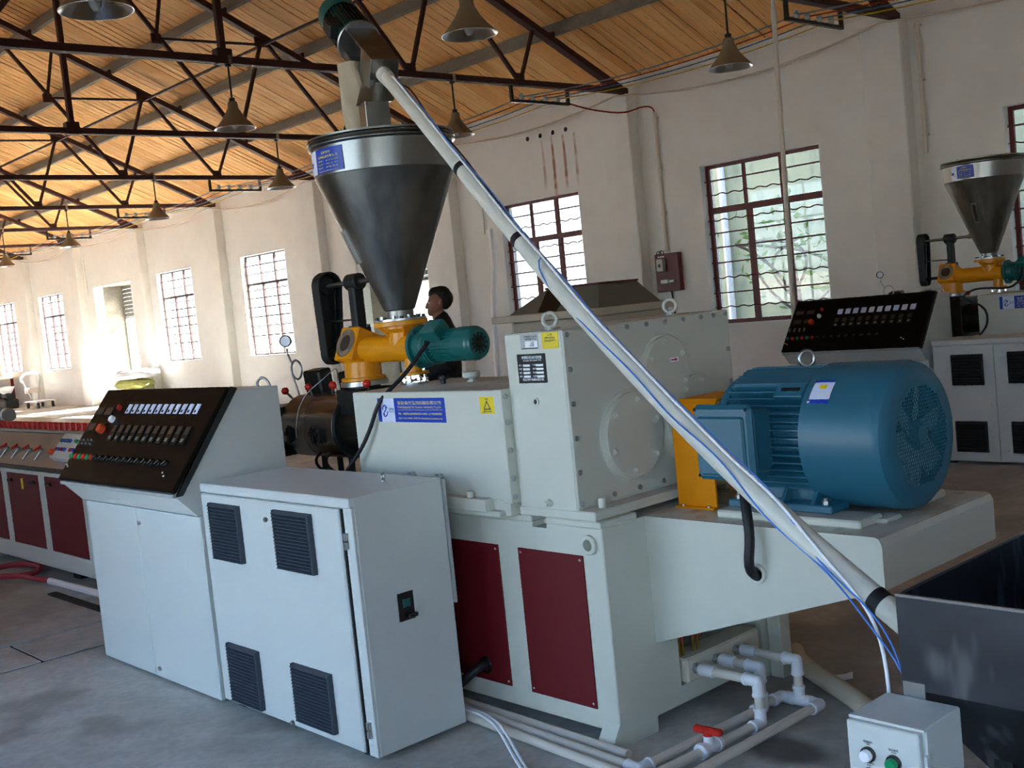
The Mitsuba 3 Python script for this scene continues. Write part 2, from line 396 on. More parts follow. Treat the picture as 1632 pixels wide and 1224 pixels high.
# purlins
PY = [10.8, 9.58, 8.38, 7.15, 6.05]
for y in PY:
    c = zroof(y)-0.078
    put('purlin', bx(XL, XR, y-.04, y+.04, c-.075, c+.075, .006), 'purlin', ceiling, label='grey concrete purlin')
for y in [2*YR-q for q in PY[:4]]:
    c = zroof(y)-0.078
    put('purlin', bx(XL, XR, y-.04, y+.04, c-.075, c+.075, .006), 'purlin', ceiling, label='grey concrete purlin')

# trusses
ordn = ['nearest', 'second', 'third', 'fourth', 'fifth', 'sixth', 'seventh', 'eighth', 'ninth']
def truss(x, lab):
    t = thing('roof_truss', lab, 'roof truss', 'dark red roof trusses')
    M = 'truss'
    def mem(name, a, b, w, h):
        put(name, bar((x, a[0], a[1]), (x, b[0], b[1]), w, h, .004), M, t)
    yb = 4.35
    R = (YR, zchord(YR))
    put('bottom_chord', bx(x-.05, x+.05, 2*YR-12.1, 12.1, yb-.037, yb+.037, .006), M, t)
    put('post', bx(x-.035, x+.035, YR-.033, YR+.033, yb, R[1], .005), M, t)
    for s in (1, -1):
        q = lambda y, z: (YR+s*(y-YR), z)
        mem('top_chord', q(12.08, zchord(12.08)+.0), q(YR, R[1]), .11, .085)
        mem('diagonal', q(8.36, yb), q(6.2, zchord(6.2)), .05, .05)
        mem('diagonal', q(8.36, yb), q(8.88, zchord(8.88)), .05, .045)
        mem('diagonal', q(8.88, zchord(8.88)), q(10.1, yb), .05, .045)
        mem('diagonal', q(10.1, yb), q(10.42, zchord(10.42)), .045, .04)
        mem('strut', q(7.25, 5.62), q(8.88, 5.66), .04, .035)
        mem('strut', q(7.25, 5.62), q(7.42, zchord(7.42)), .045, .04)
        for (y, z, w, h) in ((8.36, yb+.05, .15, .16), (10.1, yb+.05, .15, .15), (8.86, zchord(8.86)-.06, .2, .16), (7.25, 5.62, .14, .14)):
            a = q(y, z)
            put('gusset_plate', bx(x-.012, x+.012, a[0]-w/2, a[0]+w/2, z-h/2, z+h/2, .002), M, t)
        put('gusset_plate', prism([q(12.08, yb-.03), q(11.75, yb-.03), q(11.6, zchord(11.6)), q(12.08, zchord(12.08)+.03)], 'x', x-.06, x+.06), M, t)
        for y in PY[:4]:
            a = q(y, zchord(y)+.07)
            put('purlin_cleat', bx(x-.05, x+.05, a[0]-.075, a[0]-.04, a[1]-.04, a[1]+.07, .004), M, t)
    a = (YR, yb+.04)
    put('gusset_plate', bx(x-.055, x+.055, YR-.085, YR+.085, yb-.045, yb+.11, .003), M, t)
where = ['just above the photographer', 'above the doorway side', 'over the right-hand pilaster beside the lone white pole', 'crossing in front of the loader motor', 'meeting the wall behind the big hopper',
         'meeting the wall left of the big hopper', 'second left of the big hopper', 'third from the far left end', 'second from the far left end', 'at the far left end', 'beyond the left edge']
for i, x in enumerate(XT[1:10]):
    truss(x, 'dark red steel roof truss '+where[i+1])
for i, y in enumerate((8.9, 2*YR-8.9)):
    put('tie_rod', bar((XR-2, y, zchord(y)-.09), (XL+2, y, zchord(y)-.09), .035, .035), 'truss', label='long thin steel tie bar running along the '+('far' if i == 0 else 'near')+' roof slope through the trusses', category='tie bar')

# windows
def window(n, a, b, y, s, lab, ZW0=ZW0, ZW1=ZW1):
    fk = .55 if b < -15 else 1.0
    """y: plane of the frame, s: +1 far wall, -1 near wall"""
    w = thing('window_%d' % n, lab, None, None, 'structure')
    M = 'redbrown' if fk == 1.0 else 'frameshade'; zt = ZW0+.714*(ZW1-ZW0); y0, y1 = y-.02, y+.02
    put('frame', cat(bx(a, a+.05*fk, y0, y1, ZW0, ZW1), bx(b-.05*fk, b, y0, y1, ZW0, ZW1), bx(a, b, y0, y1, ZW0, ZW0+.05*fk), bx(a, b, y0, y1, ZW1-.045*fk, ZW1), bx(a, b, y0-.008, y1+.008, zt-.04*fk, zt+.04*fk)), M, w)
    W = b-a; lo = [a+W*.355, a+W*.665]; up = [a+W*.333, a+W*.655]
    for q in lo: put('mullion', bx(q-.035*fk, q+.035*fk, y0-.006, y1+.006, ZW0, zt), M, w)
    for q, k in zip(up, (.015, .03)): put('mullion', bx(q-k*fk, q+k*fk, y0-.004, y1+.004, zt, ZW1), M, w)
    e = [a+.03]+lo+[b-.03]
    for i in range(3): put('pane', bx(e[i]+.03, e[i+1]-.03, y-.0005, y+.0005, ZW0+.04, zt-.03)[0:2] if False else quad(e[i]+.02, e[i+1]-.02, y, ZW0+.03, zt-.03), 'glass', w)
    e = [a+.03]+up+[b-.03]
    for i in range(3): put('pane', quad(e[i], e[i+1], y, zt+.03, ZW1-.03), 'glass', w)
    yb = y-.05*s
    zs = [2.94, 2.76]+[2.42, 2.25, 2.06, 1.86, 1.66, 1.46, 1.27]
    wavy = [0, 1, 1, 0, 0, 0, 1, 0, 1]
    for z, wv in zip(zs, wavy):
        z = ZW0+(z-1.05)*(ZW1-ZW0)/2.1
        if wv:
            xs = np.linspace(a, b, 61); p = np.stack([xs, xs*0+yb, z+.011*np.sin((xs-a)/.2*2*np.pi)], 1)
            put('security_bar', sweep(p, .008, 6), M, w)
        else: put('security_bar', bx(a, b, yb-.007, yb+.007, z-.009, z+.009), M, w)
    return w
def quad(xa, xb, y, za, zb):
    return np.array([[xa, y, za], [xb, y, za], [xb, y, zb], [xa, y, zb]], float), np.array([[0, 1, 2], [0, 2, 3]])
for i, (a, b) in enumerate(WINS): window(i+1, a, b, YF+.13, 1, 'red-framed barred window in the long wall, '+['at the right edge above the second hopper', 'behind the white pole', 'below the rust streaks', 'just left of the big hopper', 'between the shutter door and the window by the hopper', 'second from the left edge', 'at the left edge'][i])
for i, (a, b) in enumerate(NWINS): window(i+11, a, b, YN-.13, -1, 'unseen red-framed window sized for the light it lets in behind the photographer, number %d' % (i+1), *((NZ0, NZ1) if a < -14 or a > 0 else (ZW0, ZW1)))
for n, (a, b) in enumerate(DOORS):
    d = thing('door_%d' % (n+1), 'open doorway with a half raised grey roller shutter '+('behind the big hopper', 'at the far left')[n], None, None, 'structure')
    zb = 2.25 if n else 2.2
    for k in range(9):
        z = 3.12-k*.105
        if z-.1 < zb-.06: break
        put('shutter_slat', bx(a+.02, b-.02, YF+.78, YF+.81, z-.098, z-.004, .012), 'shutter', d)
    put('bottom_rail', bx(a+.01, b-.01, YF+.77, YF+.82, z-.04, z, .006), 'zinc', d)
    for x in (a+.02, b-.02): put('guide_rail', bx(x-.03, x+.03, YF+.76, YF+.835, 0, 3.12), 'shutter', d)
    for x in (a-.2, b): put('reveal', bx(x, x+.2, YF+.26, YF+.9, -.1, 3.12), 'purlin', d)
    put('lintel', bx(a-.2, b+.2, YF+.26, YF+.9, 3.12, 3.4), 'purlin', d)
    put('threshold', bx(a, b, YF+.2, YF+.9, -.12, -.001), 'floor', d)

# outside: yard ground, the neighbouring building with its window, trees
put('yard_ground', bx(-150, 90, YF+.2, 120, -0.35, -0.13), 'outground', label='pale sunlit concrete yard outside the long wall', kind='structure')
put('added_dark_ground', bx(-150, 90, -90, YF+.2, -0.35, -0.13), 'darkground', label='unseen ground added dark to cut bounced light behind the photographer', kind='structure')  # unseen ground, added dark so sky rather than bounce lights the foreground
nb = thing('neighbouring_building', 'pale green plastered building seen through the right windows', 'building')
pb = sbox(-15.2, -0.2, 12, 7.0)
put('wall', prism(pb, 'y', 16.4, 16.7), 'outwall', nb)
put('side_wall', bx(-15.2, -14.9, 16.6, 24, -.2, 7.0), 'outwall', nb)
put('roof', bx(-15.8, 12.6, 15.8, 24.5, 7.0, 7.2), 'purlin', nb)
put('drain_pipe', cyl((-12.1, 16.33, -.1), (-12.1, 16.33, 6.9), .06), 'pvc', nb)
def tree(x, y, h, n, lab):
    t = thing('yard_tree', lab, 'tree')
    r = np.random.default_rng(int(abs(x)*10))
    put('trunk', cat(tube([(x, y, -.15), (x+.05, y, h*.4), (x-.1, y+.1, h*.75)], np.linspace(.09, .04, 17), 8), *[tube([(x, y, h*.35+.1*k), (x+r.uniform(-.6, .6), y+r.uniform(-.4, .4), h*.55+.1*k), (x+r.uniform(-1, 1), y+r.uniform(-.5, .5), h*.8)], .022, 6) for k in range(5)]), 'bark', t)
    c = np.array([x, y, h*.72])+r.normal(0, 1, (n, 3))*[.65, .5, h*.16]
    a = r.normal(0, 1, (n, 3)); a /= np.linalg.norm(a, axis=1, keepdims=True); b = np.cross(a, r.normal(0, 1, (n, 3))); b /= np.linalg.norm(b, axis=1, keepdims=True)
    s = r.uniform(.05, .1, (n, 1))
    v = np.stack([c-a*s, c+b*s*.5, c+a*s, c-b*s*.5], 1).reshape(-1, 3); k = np.arange(n)*4
    put('leaves', (v, np.vstack([np.stack([k, k+1, k+2], 1), np.stack([k, k+2, k+3], 1)])), 'leaf', t, kind='stuff')
tree(-9.85, 14.9, 2.7, 150, 'slim young tree with light leaves outside the nearest full window')

# ------------------------------------------------------------------ control console and electrical cabinet
X3, Y3, Z3 = np.array([1.0, 0, 0]), np.array([0, 1.0, 0]), np.array([0, 0, 1.0])
P0, P1 = np.array([2.115, 0.938]), np.array([2.430, 1.352])       # sloping panel, (y,z) of its lower and upper edge
PL = np.linalg.norm(P1-P0); PU = np.array([0, *(unit(P1-P0))]); PN = np.cross(X3, PU)
def pan(u, v, h=0.0):
    x = -5.805+u*1.28
    return np.array([x, P0[0], P0[1]])+PU*v*PL+PN*(0.022+h)
def pbox(u0, u1, v0, v1, h0, h1, bev=0.0):
    a, b = pan(u0, v0), pan(u1, v1); c = (a+b)/2+PN*(h0+h1)/2
    return obox(c, [X3, PU, PN], (abs(u1-u0)*.64, abs(v1-v0)*PL/2, (h1-h0)/2), bev)
def pbutton(u, v, r, h, n=18):
    return lathe([(r, 0), (r, h*.7), (r*.85, h), (0, h)], pan(u, v), PN, n)
def lock(name, parent, p, d=(0, -1, 0)):
    return put(name, lathe([(.012, 0), (.012, .004), (.009, .012), (.004, .013), (0, .009)], p, d, 16), 'chrome', parent, smooth=40)
def hinge(parent, x, y, z):
    return put('hinge', cat(cyl((x, y, z-.03), (x, y, z-.003), .009, n=12), cyl((x, y, z+.003), (x, y, z+.03), .009, n=12), bx(x-.012, x+.012, y+.004, y+.014, z-.03, z+.03)), 'chrome', parent, smooth=40)
def vent(parent, x0, x1, z0, z1, y, m, slats=17):
    v = put('vent', cat(bx(x0, x1, y-.004, y+.004, z0, z1), bx(x1-.012, x1, y-.02, y, z0, z1), bx(x0, x0+.006, y-.016, y, z0, z1)), m, parent, label='dark louvred vent')
    p = (z1-z0)/slats
    for k in range(slats):
        z = z1-k*p
        put('slat', prism([(y-.002, z), (y-.022, z-p*.75), (y-.022, z-p*.95), (y-.002, z-p*.9)], 'x', x0+.004, x1-.004), m, v)
def console(where, nd):
    c = thing('control_console', 'white console with sloping black instrument panel, '+where, 'control panel')
    lo = Polygon([(2.232, .05), (2.665, .05), (2.665, 1.338), (2.435, 1.338), (2.115, .925), (2.205, .826), (2.232, .826)])
    put('body', prism(lo, 'x', -5.75, -4.53), 'cab', c)
    put('head_wing', prism([(2.665, .97), (2.665, 1.338), (2.435, 1.338), (2.115, .925), (2.205, .826), (2.5, .826)], 'x', -5.80, -5.75), 'cab', c)
    for a, b in ((-5.742, -5.16), (-5.152, -4.51)):
        d = put('door', bx(a, b, 2.2, 2.226, .012, .822, .004), 'cab', c)
        if a > -5.5: lock('lock', d, (-5.122, 2.2, .754)); lock('lock', d, (-5.094, 2.2, .057))
    hinge(c, -4.497, 2.216, .72); hinge(c, -4.497, 2.216, .14)
    put('foot_channel', cat(bx(-5.66, -5.65, 2.24, 2.64, 0, .05), bx(-5.58, -5.57, 2.24, 2.64, 0, .05), bx(-5.66, -5.57, 2.24, 2.64, .044, .05), bx(-4.7, -4.6, 2.24, 2.64, 0, .05)), 'zinc', c)
    p = put('instrument_panel', pbox(0, 1, 0, 1, -.022, 0, .004), 'panel', c, label='glossy black instrument panel')
    put('panel_frame', prism([tuple(P0+(0.0, -.012)), tuple(P1+(0.0, .01)), tuple(P1+(.03, .0)), tuple(P0+(.03, -.012))], 'x', -4.535, -4.522), 'black', p)
    put('panel_lip', bx(-5.80, -4.53, 2.104, 2.118, .922, .937), 'cabdark', c)
    s = .6/nd
    for k in range(nd):
        u = .293+k*(.592-s*.62)/(nd-1) if nd == 12 else .35+k*.0575
        w = .030 if nd == 12 else .036; v0, v1 = (.728, .826) if nd == 12 else (.675, .775)
        put('display', pbox(u, u+w, v0, v1, 0, .003), 'display', p)
        if nd == 12: put('display_mark', pbox(u+.006, u+.018, .74, .765, .003, .004), 'blackmatte', p)
    nm = 11 if nd == 12 else 10
    for k in range(nm):
        u = .268+k*.0605 if nd == 12 else .345+k*.0575
        g = put('temperature_meter', pbox(u, u+.038, .425, .605, 0, .008, .002), 'black', p)
        put('meter_window', pbox(u+.004, u+.034, .52, .595, .008, .009), 'meter', g)
        put('meter_key', pbox(u+.012, u+.030, .445, .48, .008, .011), 'olive', g)
    for k in range(6 if nd == 12 else 6):
        u = .022+k*.0385
        put('push_button', pbutton(u, .245, .0155, .012), 'green' if k % 2 == 0 else 'red', p, smooth=40)
    for k in range(12 if nd == 12 else 9):
        u = .255+k*.0545
        b = put('rotary_switch', pbutton(u, .245, .017, .01), 'black', p, smooth=40)
        a = pan(u, .245, .012)
        put('grip', obox(a, [unit(X3*.7+PU*.7), unit(PU*.7-X3*.7), PN], (.016, .005, .007), .002), 'black', b)
    put('emergency_button', pbutton(.173, .545, .024, .03, 24), 'orange', p, smooth=40)
    put('indicator_knob', pbutton(.219, .656, .018, .022, 20), 'white', p, smooth=40)
    put('red_button', pbutton(.226, .787, .016, .018, 20), 'redwire', p, smooth=40)
    for u0, v0 in ((.022, .70), (.105, .70), (.022, .52), (.105, .52)):
        g = put('panel_meter', pbox(u0, u0+.07, v0, v0+.1, 0, .006, .002), 'black', p)
        put('meter_window', pbox(u0+.006, u0+.064, v0+.015, v0+.085, .006, .007), 'meter', g)
    for k in range(8): put('small_switch', pbutton(.02+(k % 4)*.038, .385+(k//4)*.04, .007, .012, 10), 'zinc', p)
    for u, v in ((.012, .155), (.03, .135), (.862, .165), (.882, .135)):
        put('panel_screw', dome(pan(u, v), PN, .007, .005), 'chrome', p, smooth=40)
    hk = [(-4.62, 2.62, 1.338), (-4.62, 2.62, 1.365), (-4.6, 2.63, 1.378), (-4.575, 2.64, 1.365), (-4.57, 2.65, 1.32)]
    put('lifting_hook', tube(hk, .006, 8), 'zinc', c, smooth=60)
    return c
def cabinet(where, second=False):
    c = thing('electrical_cabinet', 'white electrical cabinet, '+where, 'electrical cabinet')
    x1 = -3.36
    put('body', diff(bx(-4.478, x1, 2.226, 2.63, .02, .972, .003), bx(x1-.02, x1+.02, 2.374, 2.436, .486, .582)), 'cab', c)
    put('top_lip', bx(-4.482, x1, 2.205, 2.232, .935, .9725, .004), 'cab', c)
    doors = [(-4.472, -3.425)] if not second else [(-4.472, -3.99), (-3.985, -3.425)]
    ds = [put('door', bx(a, b, 2.2, 2.226, .03, .93, .005), 'cab', c) for a, b in doors]
    put('door_gasket', bx(-3.424, -3.418, 2.208, 2.228, .03, .93), 'blackmatte', c)
    put('front_jamb', bx(-3.415, -3.362, 2.214, 2.228, .02, .935, .002), 'cab', c)
    if not second:
        for a in ((-4.391, -4.142, .660, .897), (-3.87, -3.604, .673, .902), (-4.377, -4.123, .05, .297), (-3.86, -3.588, .068, .297)): vent(ds[0], *a, 2.2, 'vent')
        lock('lock', ds[0], (-3.936, 2.2, .857)); lock('lock', ds[0], (-3.911, 2.2, .045))
    else:
        for a in ((-4.32, -4.07, .62, .86), (-3.88, -3.6, .63, .87), (-4.32, -4.07, .1, .34), (-3.88, -3.6, .1, .34)): vent(ds[0 if a[0] < -4 else 1], *a, 2.2, 'blackmatte', 10)
        lock('lock', ds[1], (-3.93, 2.2, .84)); lock('lock', ds[1], (-3.92, 2.2, .12)); lock('lock', ds[0], (-4.03, 2.2, .47))
    hinge(c, -3.405, 2.206, .815); hinge(c, -3.392, 2.206, .122)
    b = put('isolator_switch', cat(bx(x1-.018, x1+.002, 2.374, 2.436, .486, .582, .002), bx(x1, x1+.004, 2.37, 2.44, .482, .586)), 'black', c, label='black main switch with a blue-green dial')
    put('dial', bx(x1+.004, x1+.008, 2.388, 2.424, .53, .562, .002), 'teal', b)
    put('lever', bx(x1+.004, x1+.022, 2.4, 2.445, .49, .506, .004), 'black', b)
    eyebolt('lifting_eye', c, (-3.55, 2.5, .972), .013, .0045, 'zinc', (.3, .95, 0))
    put('rear_panel_edge', bx(-4.4, x1+.008, 2.632, 2.642, .49, .965), 'cabdark', c)
    for x in (-4.4, -3.46): put('foot', bx(x-.03, x+.03, 2.24, 2.6, 0, .022), 'blackmatte', c)
    return c

# ------------------------------------------------------------------ extruder
def extruder_base(where):
    b = thing('machine_bed', 'cream extruder frame with dark red panels, '+where, 'machine base')
    x0, x1, y0, y1 = -5.06, -2.71, 2.8, 3.77
    body = bx(x0, x1, y0, y1, .055, .79, .004)
    body = diff(body, bx(x1-.28, x1+.05, 3.148, 3.66, .124, .40), cyl((-2.773, 2.7, .73), (-2.773, 2.9, .73), .021, n=24), bx(-3.06, -2.985, 2.79, 2.86, .772, .9))
    put('body', body, 'paint', b)
    put('foot', prism([(2.74, 0), (2.80, .09), (2.86, .09), (2.86, 0)], 'x', x1-.075, x1), 'paint', b)
    put('foot', bx(x1-.075, x1, 3.64, 3.77, 0, .06), 'paint', b); put('foot', bx(x0, x0+.08, 2.8, 2.9, 0, .06), 'paint', b); put('foot', bx(x0, x0+.08, 3.67, 3.77, 0, .06), 'paint', b)
    put('foot', prism([(2.78, 0), (2.80, .06), (3.0, .06), (3.0, 0)], 'x', x1-.02, x1+.0), 'paint', b)
    put('mounting_pad', bx(-2.985, x1, 2.795, 2.99, .79, .814, .004), 'paint', b)
    put('mounting_pad', bx(-3.62, -3.06, 2.795, 3.0, .79, .814, .004), 'paint', b)
    put('mounting_pad', bx(-2.985, x1-.02, 3.55, 3.77, .79, .814, .004), 'paint', b); put('mounting_pad', bx(-3.62, -3.06, 3.5, 3.77, .79, .814, .004), 'paint', b)
    for a, c in ((-3.15, -2.811), (-3.60, -3.265), (-4.05, -3.715), (-4.5, -4.165), (-4.95, -4.615)):
        pm = bx(a, c, 2.794, 2.802, .128, .686, .001)
        hole_ = a == -3.60
        p = put('side_panel', pm, 'maroon', b, label='dark red sheet panel')
        for x in (a+.014, c-.014):
            for z in (.145, .67): put('rivet', dome((x, 2.794, z), (0, -1, 0), .0055, .004, 10), 'zinc', p, smooth=40)
        if hole_: put('cable_gland', ringflange((-3.405, 2.796, .19), (0, -1, 0), .035, .024, .008), 'black', p, smooth=40)
    put('hose_port', ringflange((-2.773, 2.80, .73), (0, -1, 0), .036, .021, .014), 'paint', b, smooth=40)
    put('port_bore_shade', cyl((-2.773, 2.86, .73), (-2.773, 2.862, .73), .023), 'blackmatte', b)  # black disc closing the cut, stands in for shade inside the port
    pl = Polygon([(-2.71, .322), (-1.775, .628), (-1.775, .765), (-1.785, .785), (-1.80, .79), (-2.71, .79)])
    pm = prism(pl, 'y', 3.03, 3.775)
    pm = diff(pm, cyl((-2.235, 2.9, .632), (-2.235, 3.2, .632), .026))
    q = put('motor_platform', pm, 'paint', b)
    put('grommet', ringflange((-2.235, 3.03, .632), (0, -1, 0), .034, .024, .012), 'paint', q, smooth=40)
    put('grommet_bore_shade', cyl((-2.235, 3.18, .632), (-2.235, 3.182, .632), .03), 'blackmatte', q)  # black disc deep in the cut, imitates the shade of the hole
    put('motor_pad', bx(-2.44, -1.885, 3.10, 3.24, .79, .818, .006), 'paint', q); put('motor_pad', bx(-2.44, -1.885, 3.52, 3.66, .79, .818, .006), 'paint', q)
    put('motor_pad', bx(-1.93, -1.85, 3.2, 3.3, .79, .806, .006), 'paint', q)
    put('platform_leg', bx(-2.70, -2.64, 3.69, 3.76, 0, .35, .003), 'paint', b)
    return b
def gearbox(where):
    g = thing('gearbox', 'cream gearbox with round bolted covers, '+where, 'gearbox')
    put('body', bx(-3.115, -2.815, 2.8, 3.765, .84, 1.49, .006), 'paint', g)
    put('base_flange', bx(-3.12, -2.731, 2.797, 3.78, .814, .848, .004), 'paint', g)
    put('end_plate', bx(-2.83, -2.812, 2.803, 3.763, .852, 1.488, .004), 'paint', g)
    for (y, z, R, n, ph) in ((3.11, 1.075, .158, 6, .35), (3.335, 1.29, .13, 6, .55), (3.50, 1.13, .125, 6, .25)):
        h = .014 if R > .13 else .01
        c = put('round_cover', lathe([(R*1.07, 0), (R*1.07, h*.5), (R*1.045, h*.7), (R*1.002, h*.75), (R, h*1.85), (R*.985, h*2), (0, h*2)], (-2.812, y, z), X3, 48), 'paint', g, smooth=35)
        for k in range(n):
            a = ph+k*2*math.pi/n; p = np.array([-2.812+h*2, y+R*.84*math.cos(a), z+R*.84*math.sin(a)])
            put('cover_bolt', cat(cyl(p, p+X3*.003, .0135, n=14), hexbolt(p, X3, .0105, .009), dome(p+X3*.009, X3, .008, .004, 10)), 'paint', c)
    put('shaft_housing', ringflange((-2.812, 3.375, 1.045), X3, .10, .06, .05), 'paint', g, smooth=40)
    put('shaft', cyl((-2.9, 3.375, 1.045), (-2.66, 3.375, 1.045), .024), 'steel', g, smooth=40)
    pts = [(2.822, z) for z in (1.473, 1.35, 1.227, 1.104, .981, .868)]+[(3.74, z) for z in (1.473, 1.33, 1.2, 1.07, .94)]+[(y, 1.473) for y in (2.93, 3.03, 3.14, 3.25, 3.36, 3.47, 3.58, 3.66)]+[(y, .873) for y in (2.99, 3.13, 3.27, 3.42, 3.57)]
    for y, z in pts: put('flange_bolt', socket((-2.812, y, z), X3, .0095, .006), 'zinc', g, smooth=40)
    put('foot_stud', cyl((-2.765, 2.875, .848), (-2.765, 2.875, .884), .0145, n=18, bev=.003), 'paint', g, smooth=40)
    put('foot_stud', cyl((-2.765, 3.62, .848), (-2.765, 3.62, .884), .0145, n=18, bev=.003), 'paint', g, smooth=40)
    for y in (2.9, 3.585): eyebolt('lifting_ring', g, (-2.965, y, 1.49), .0255, .0075, 'paint', (.78, -.63, 0))
    for y in (3.08,):
        put('breather_cap', cat(cyl((-2.965, y, 1.49), (-2.965, y, 1.508), .012, n=16), cyl((-2.965, y, 1.505), (-2.965, y, 1.528), .034, n=24, bev=.004), cyl((-2.965, y, 1.488), (-2.965, y, 1.495), .022, n=6)), 'paint', g, smooth=40)
    put('filler_plug', cyl((-3.03, 2.97, 1.49), (-3.03, 2.97, 1.497), .03, n=20), 'paint', g)
    put('oil_plug', ringflange((-2.973, 2.8, 1.239), (0, -1, 0), .0145, .009, .006), 'paint', g, smooth=40)
    put('plug_bore_shade', cyl((-2.973, 2.7995, 1.239), (-2.973, 2.798, 1.239), .010), 'blackmatte', g)  # black disc inside the ring, painted shade in place of a bore
    put('drain_plug', cat(cyl((-2.955, 2.8, .868), (-2.955, 2.785, .868), .014, n=16), hexbolt((-2.955, 2.785, .868), (0, -1, 0), .01, .01)), 'paint', g)
    L = np.array([1.0, 0, 0])
    a = put('rating_plate', bx(-3.051, -2.904, 2.797, 2.801, 1.307, 1.413, .0005), 'blackmatte', g, label='black rating plate with blank white fields')
    m = [text('双螺杆挤出机减速箱', (-3.025, 2.797, 1.396), L, Z3, .010, .105, cjk=True), text('GEAR REDUCER', (-3.02, 2.797, 1.387), L, Z3, .005, .095), text('张家港市机械有限公司', (-3.03, 2.797, 1.316), L, Z3, .009, .11, cjk=True)]
    for k in range(4):
        for i in range(2): m.append(text(('型号', '中心高', '功率', '编号', '速比', '转速', '重量', '日期')[k*2+i], (-3.044+i*.072, 2.797, 1.370-k*.0135), L, Z3, .006, .016+.004*i, cjk=True))
    put('lettering', cat(*m), 'white', a)
    put('blank_fields', cat(*[bx(-3.022+i*.070, -2.986+i*.070, 2.7962, 2.7972, 1.3675-k*.0135, 1.3755-k*.0135) for k in range(4) for i in range(2)]), 'white', a)
    a = put('standard_plate', bx(-3.026, -2.933, 2.798, 2.801, 1.43, 1.484, .0005), 'cabdark', g, label='small grey printed plate')
    put('print', cat(bx(-3.0, -2.936, 2.7972, 2.7982, 1.436, 1.459), lathe([(0, 0), (.006, 0), (.006, .001)], (-3.014, 2.7985, 1.475), (0, -1, 0), 14)), 'white', a)
    put('lettering', cat(text('中国机械工业标准', (-3.004, 2.798, 1.473), L, Z3, .006, .066, cjk=True), text('减速机产品', (-3.0, 2.798, 1.464), L, Z3, .006, .06, cjk=True), text('JB', (-2.978, 2.7972, 1.440), L, Z3, .016), bx(-3.022, -2.936, 2.7975, 2.7982, 1.431, 1.4345)), 'inkdark', a)
    a = put('warning_sticker', bx(-2.913, -2.829, 2.7985, 2.801, 1.428, 1.487, .0005), 'sticker', g, label='yellow warning sticker')
    put('lettering', cat(text('注 意', (-2.885, 2.7985, 1.475), L, Z3, .007, .026, cjk=True), text('使用前请加油', (-2.897, 2.7985, 1.464), L, Z3, .006, .05, cjk=True), text('请阅读说明书', (-2.901, 2.7985, 1.454), L, Z3, .006, .058, cjk=True)), 'inkdark', a)
    a = put('arrow_sticker', obox((-2.7905, 3.372, 1.325), [Y3, Z3, X3], (.024, .0085, .0008)), 'white', g, label='white sticker with a red arrow')
    put('arrow', prism(Polygon([(3.352, 1.3225), (3.352, 1.3275), (3.375, 1.3275), (3.375, 1.332), (3.391, 1.325), (3.375, 1.318), (3.375, 1.3225)]), 'x', -2.7898, -2.789), 'red', a)
    return g
def company_label(parent, x0, x1, z0, z1, y, name='company_label'):
    """Blue label of the machine maker on a plane facing -y."""
    W, H = x1-x0, z1-z0; L = X3; f = lambda u, v, d=.001: (x0+u*W, y-d, z0+v*H)
    a = put(name, bx(x0, x1, y-.001, y+.002, z0, z1), 'blue', parent, label='blue and white maker label')
    put('white_field', bx(x0+.055*W, x0+.26*W, y-.0018, y, z0, z1), 'display', a)
    e = np.array(f(.115, .47, 0)); r = .075*W*.55
    t = np.linspace(0, 2*np.pi, 7)[:-1]+.5
    arcs = [sweep(np.array([e+[r*math.cos(q)*.9, -.0022, 1.25*r*math.sin(q)] for q in np.linspace(s, s+2.5, 10)]), .0028, 6) for s in (.5, .5+math.pi)]
    put('emblem', cat(*arcs, sweep(np.array([e+[r*.45*math.sin(q*1.3), -.0022, r*.9*(q/2.0)] for q in np.linspace(-2, 2, 9)])[:, :], .003, 6)), 'blue', a)
    put('emblem_lettering', cat(text('玉洲机械', f(.17, .5, .0018), L, Z3, .009, .08*W, cjk=True), text('YUZHOU', f(.17, .4, .0018), L, Z3, .006, .08*W)), 'bluegrey', a)
    put('lettering', cat(text('张家港市玉洲机械有限公司', f(.31, .74), L, Z3, .0135, .64*W, cjk=True), text('Zhangjiagang City Yuzhou machinery Co.,Ltd.', f(.31, .585), L, Z3, .009, .64*W),
        bx(x0+.31*W, x0+.97*W, y-.0016, y-.001, z0+.495*H, z0+.51*H), text('地址：张家港市玉洲机械有限公司 邮编：215600 塑料机械', f(.31, .31), L, Z3, .0085, .64*W, cjk=True),
        text('电话：0512-58 传真：0512-58   Http://www.machinery.com', f(.31, .13), L, Z3, .0075, .64*W, cjk=True)), 'ink', a)
    return a
